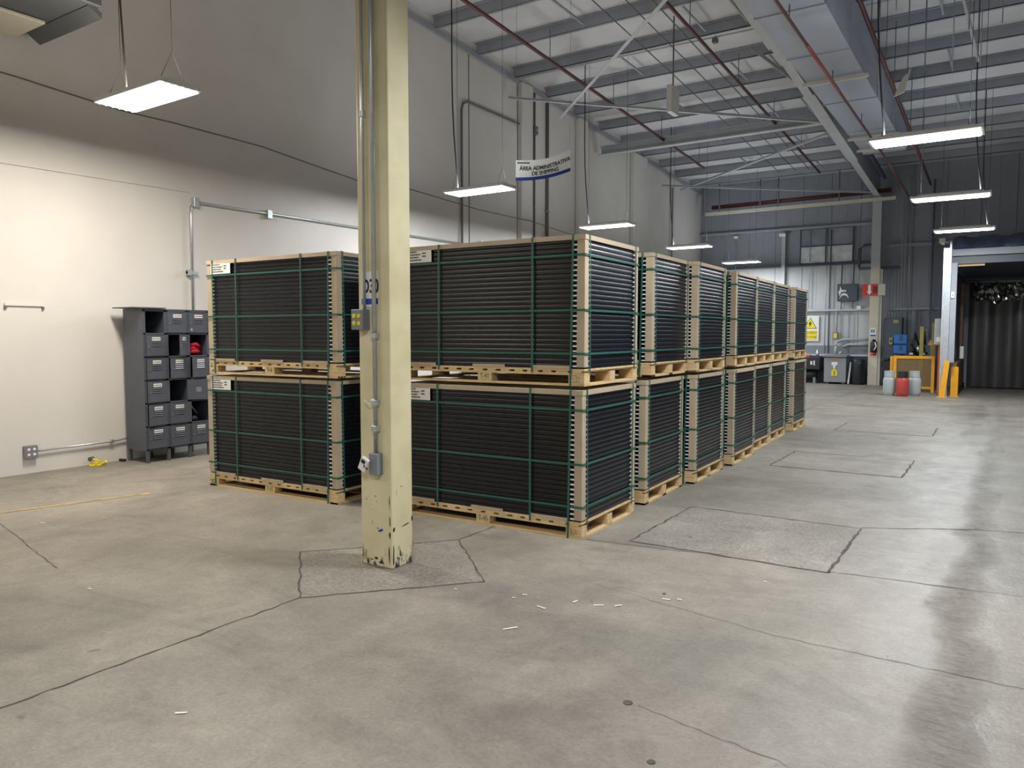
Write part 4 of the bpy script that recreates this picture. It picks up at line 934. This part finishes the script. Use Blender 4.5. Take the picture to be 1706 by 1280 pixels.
for j in range(ny + 1):
    row = []
    for i in range(nx + 1):
        a_ = j / ny * PI
        rr = .10 + .03 * math.sin(i * .9) + random.uniform(-.02, .02)
        row.append(f.bm.verts.new((-1.25 + i * 5.4 / nx, 22.6 - math.cos(a_) * (rr + .08), 3.80 + math.sin(a_) * (rr + .20))))
    vv.append(row)
for j in range(ny):
    for i in range(nx):
        q = f.bm.faces.new((vv[j][i], vv[j][i + 1], vv[j + 1][i + 1], vv[j + 1][i])); q.smooth = True
o = f.build('plastic_film_roll', 'bluefilm'); tag(o, 'crumpled blue plastic film bundled on top of the dock header', 'film')
o = MB().box(-1.3, 26.9, 4.05, 4.2, 27.0, 4.40).build('wall_beam', 'navy'); tag(o, 'dark beam on the back wall above the dock shelter', 'beam')
t = thing('emergency_lamp', 'small pale lamp above the galvanised dock post', 'lamp', (-1.48, 22.6, 3.98)); MB().box(-.09, -.05, 0, .05, .05, .12, .01).build('case', 'cream_panel', t); MB().lathe([(.035, -.05), (.045, 0)], 10).build('lens', 'white', t); MB().bar((.04, 0, .03), (.17, .02, 0), .03, .03).build('arm', 'steel', t)
cu = thing('strip_curtain', 'dark translucent plastic strip curtain hanging in the dock doorway', 'curtain')
n = 0; x = -1.02
while x < 4.0:
    b = MB(); prev = None; wv = random.uniform(0, 6)
    cols_ = 5; rows = 20; grid = []
    for j in range(rows + 1):
        z = .03 + j * (3.2 - .03) / rows; crum = max(0, (z - 2.3) / .9); row = []
        for i in range(cols_ + 1):
            u = i / cols_; dy = .03 * math.sin(u * PI) * (1 if n % 2 else -1) + .02 * math.sin(z * 2 + wv) + crum * random.uniform(-.055, .055)
            row.append(b.bm.verts.new((x + u * .34 + crum * random.uniform(-.01, .01), 26.90 + dy + (.05 if n % 2 else 0), z)))
        grid.append(row)
    for j in range(rows):
        for i in range(cols_):
            q = b.bm.faces.new((grid[j][i], grid[j][i + 1], grid[j + 1][i + 1], grid[j + 1][i])); q.smooth = True
    b.build('strip', 'pvc', cu); x += .29; n += 1
MB().box(-1.05, 26.88, 3.15, 4.05, 27.0, 3.22).build('rail', 'steel', cu)
b = MB(); nx, ny = 90, 7; g = []  # faceted sheet added to make glints at the curtain top
for j in range(ny + 1):
    g.append([b.bm.verts.new((-.95 + i * .0555 + random.uniform(-.018, .018), 26.80 + random.uniform(-.02, .02), 3.16 - j * .066 * (1 + .25 * math.sin(i * .13) + .12 * math.sin(i * .7)) + random.uniform(-.008, .008))) for i in range(nx + 1)])
for j in range(ny):
    for i in range(nx): b.bm.faces.new((g[j][i], g[j][i + 1], g[j + 1][i + 1], g[j + 1][i]))
b.build('glint_film', 'film_glint', cu, label='crumpled film added for glints along the top')
# yellow guards at dock post
t = thing('guard_bollard', 'taller yellow leaning guard post in front of the dock post', 'bollard', (-1.36, 22.35, 0))
MB().prism([(-.09, 0, 0), (.05, 0, 0), (.14, 0, .95), (.02, 0, .95)], (0, .09, 0)).build('post', 'yellow', t); MB().box(-.12, -.02, 0, .08, .11, .015).build('foot_plate', 'yellow', t)
t = thing('guard_bollard', 'shorter yellow guard post right of the dock post', 'bollard', (-1.13, 22.75, 0))
MB().box(-.08, 0, 0, .09, .12, .78, .01).build('post', 'yellow', t); MB().box(-.11, -.03, 0, .12, .15, .015).build('foot_plate', 'yellow', t)
t = thing('push_station', 'small white switch station on the dock jamb', 'switch', (-1.22, 22.5, 2.55)); MB().box(-.04, -.04, 0, .04, 0, .16, .006).build('case', 'white', t); MB().lathe([(.015, 0), (.015, .01)], 8).build('button', 'red', t, (0, -.04, .08), (PI / 2, 0, 0))
t = thing('dock_tag', 'small white tag on the timber side of the dock', 'tag', (-1.06, 24.6, .95)); MB().box(-.05, 0, 0, .04, .02, .34).build('plate', 'white', t)
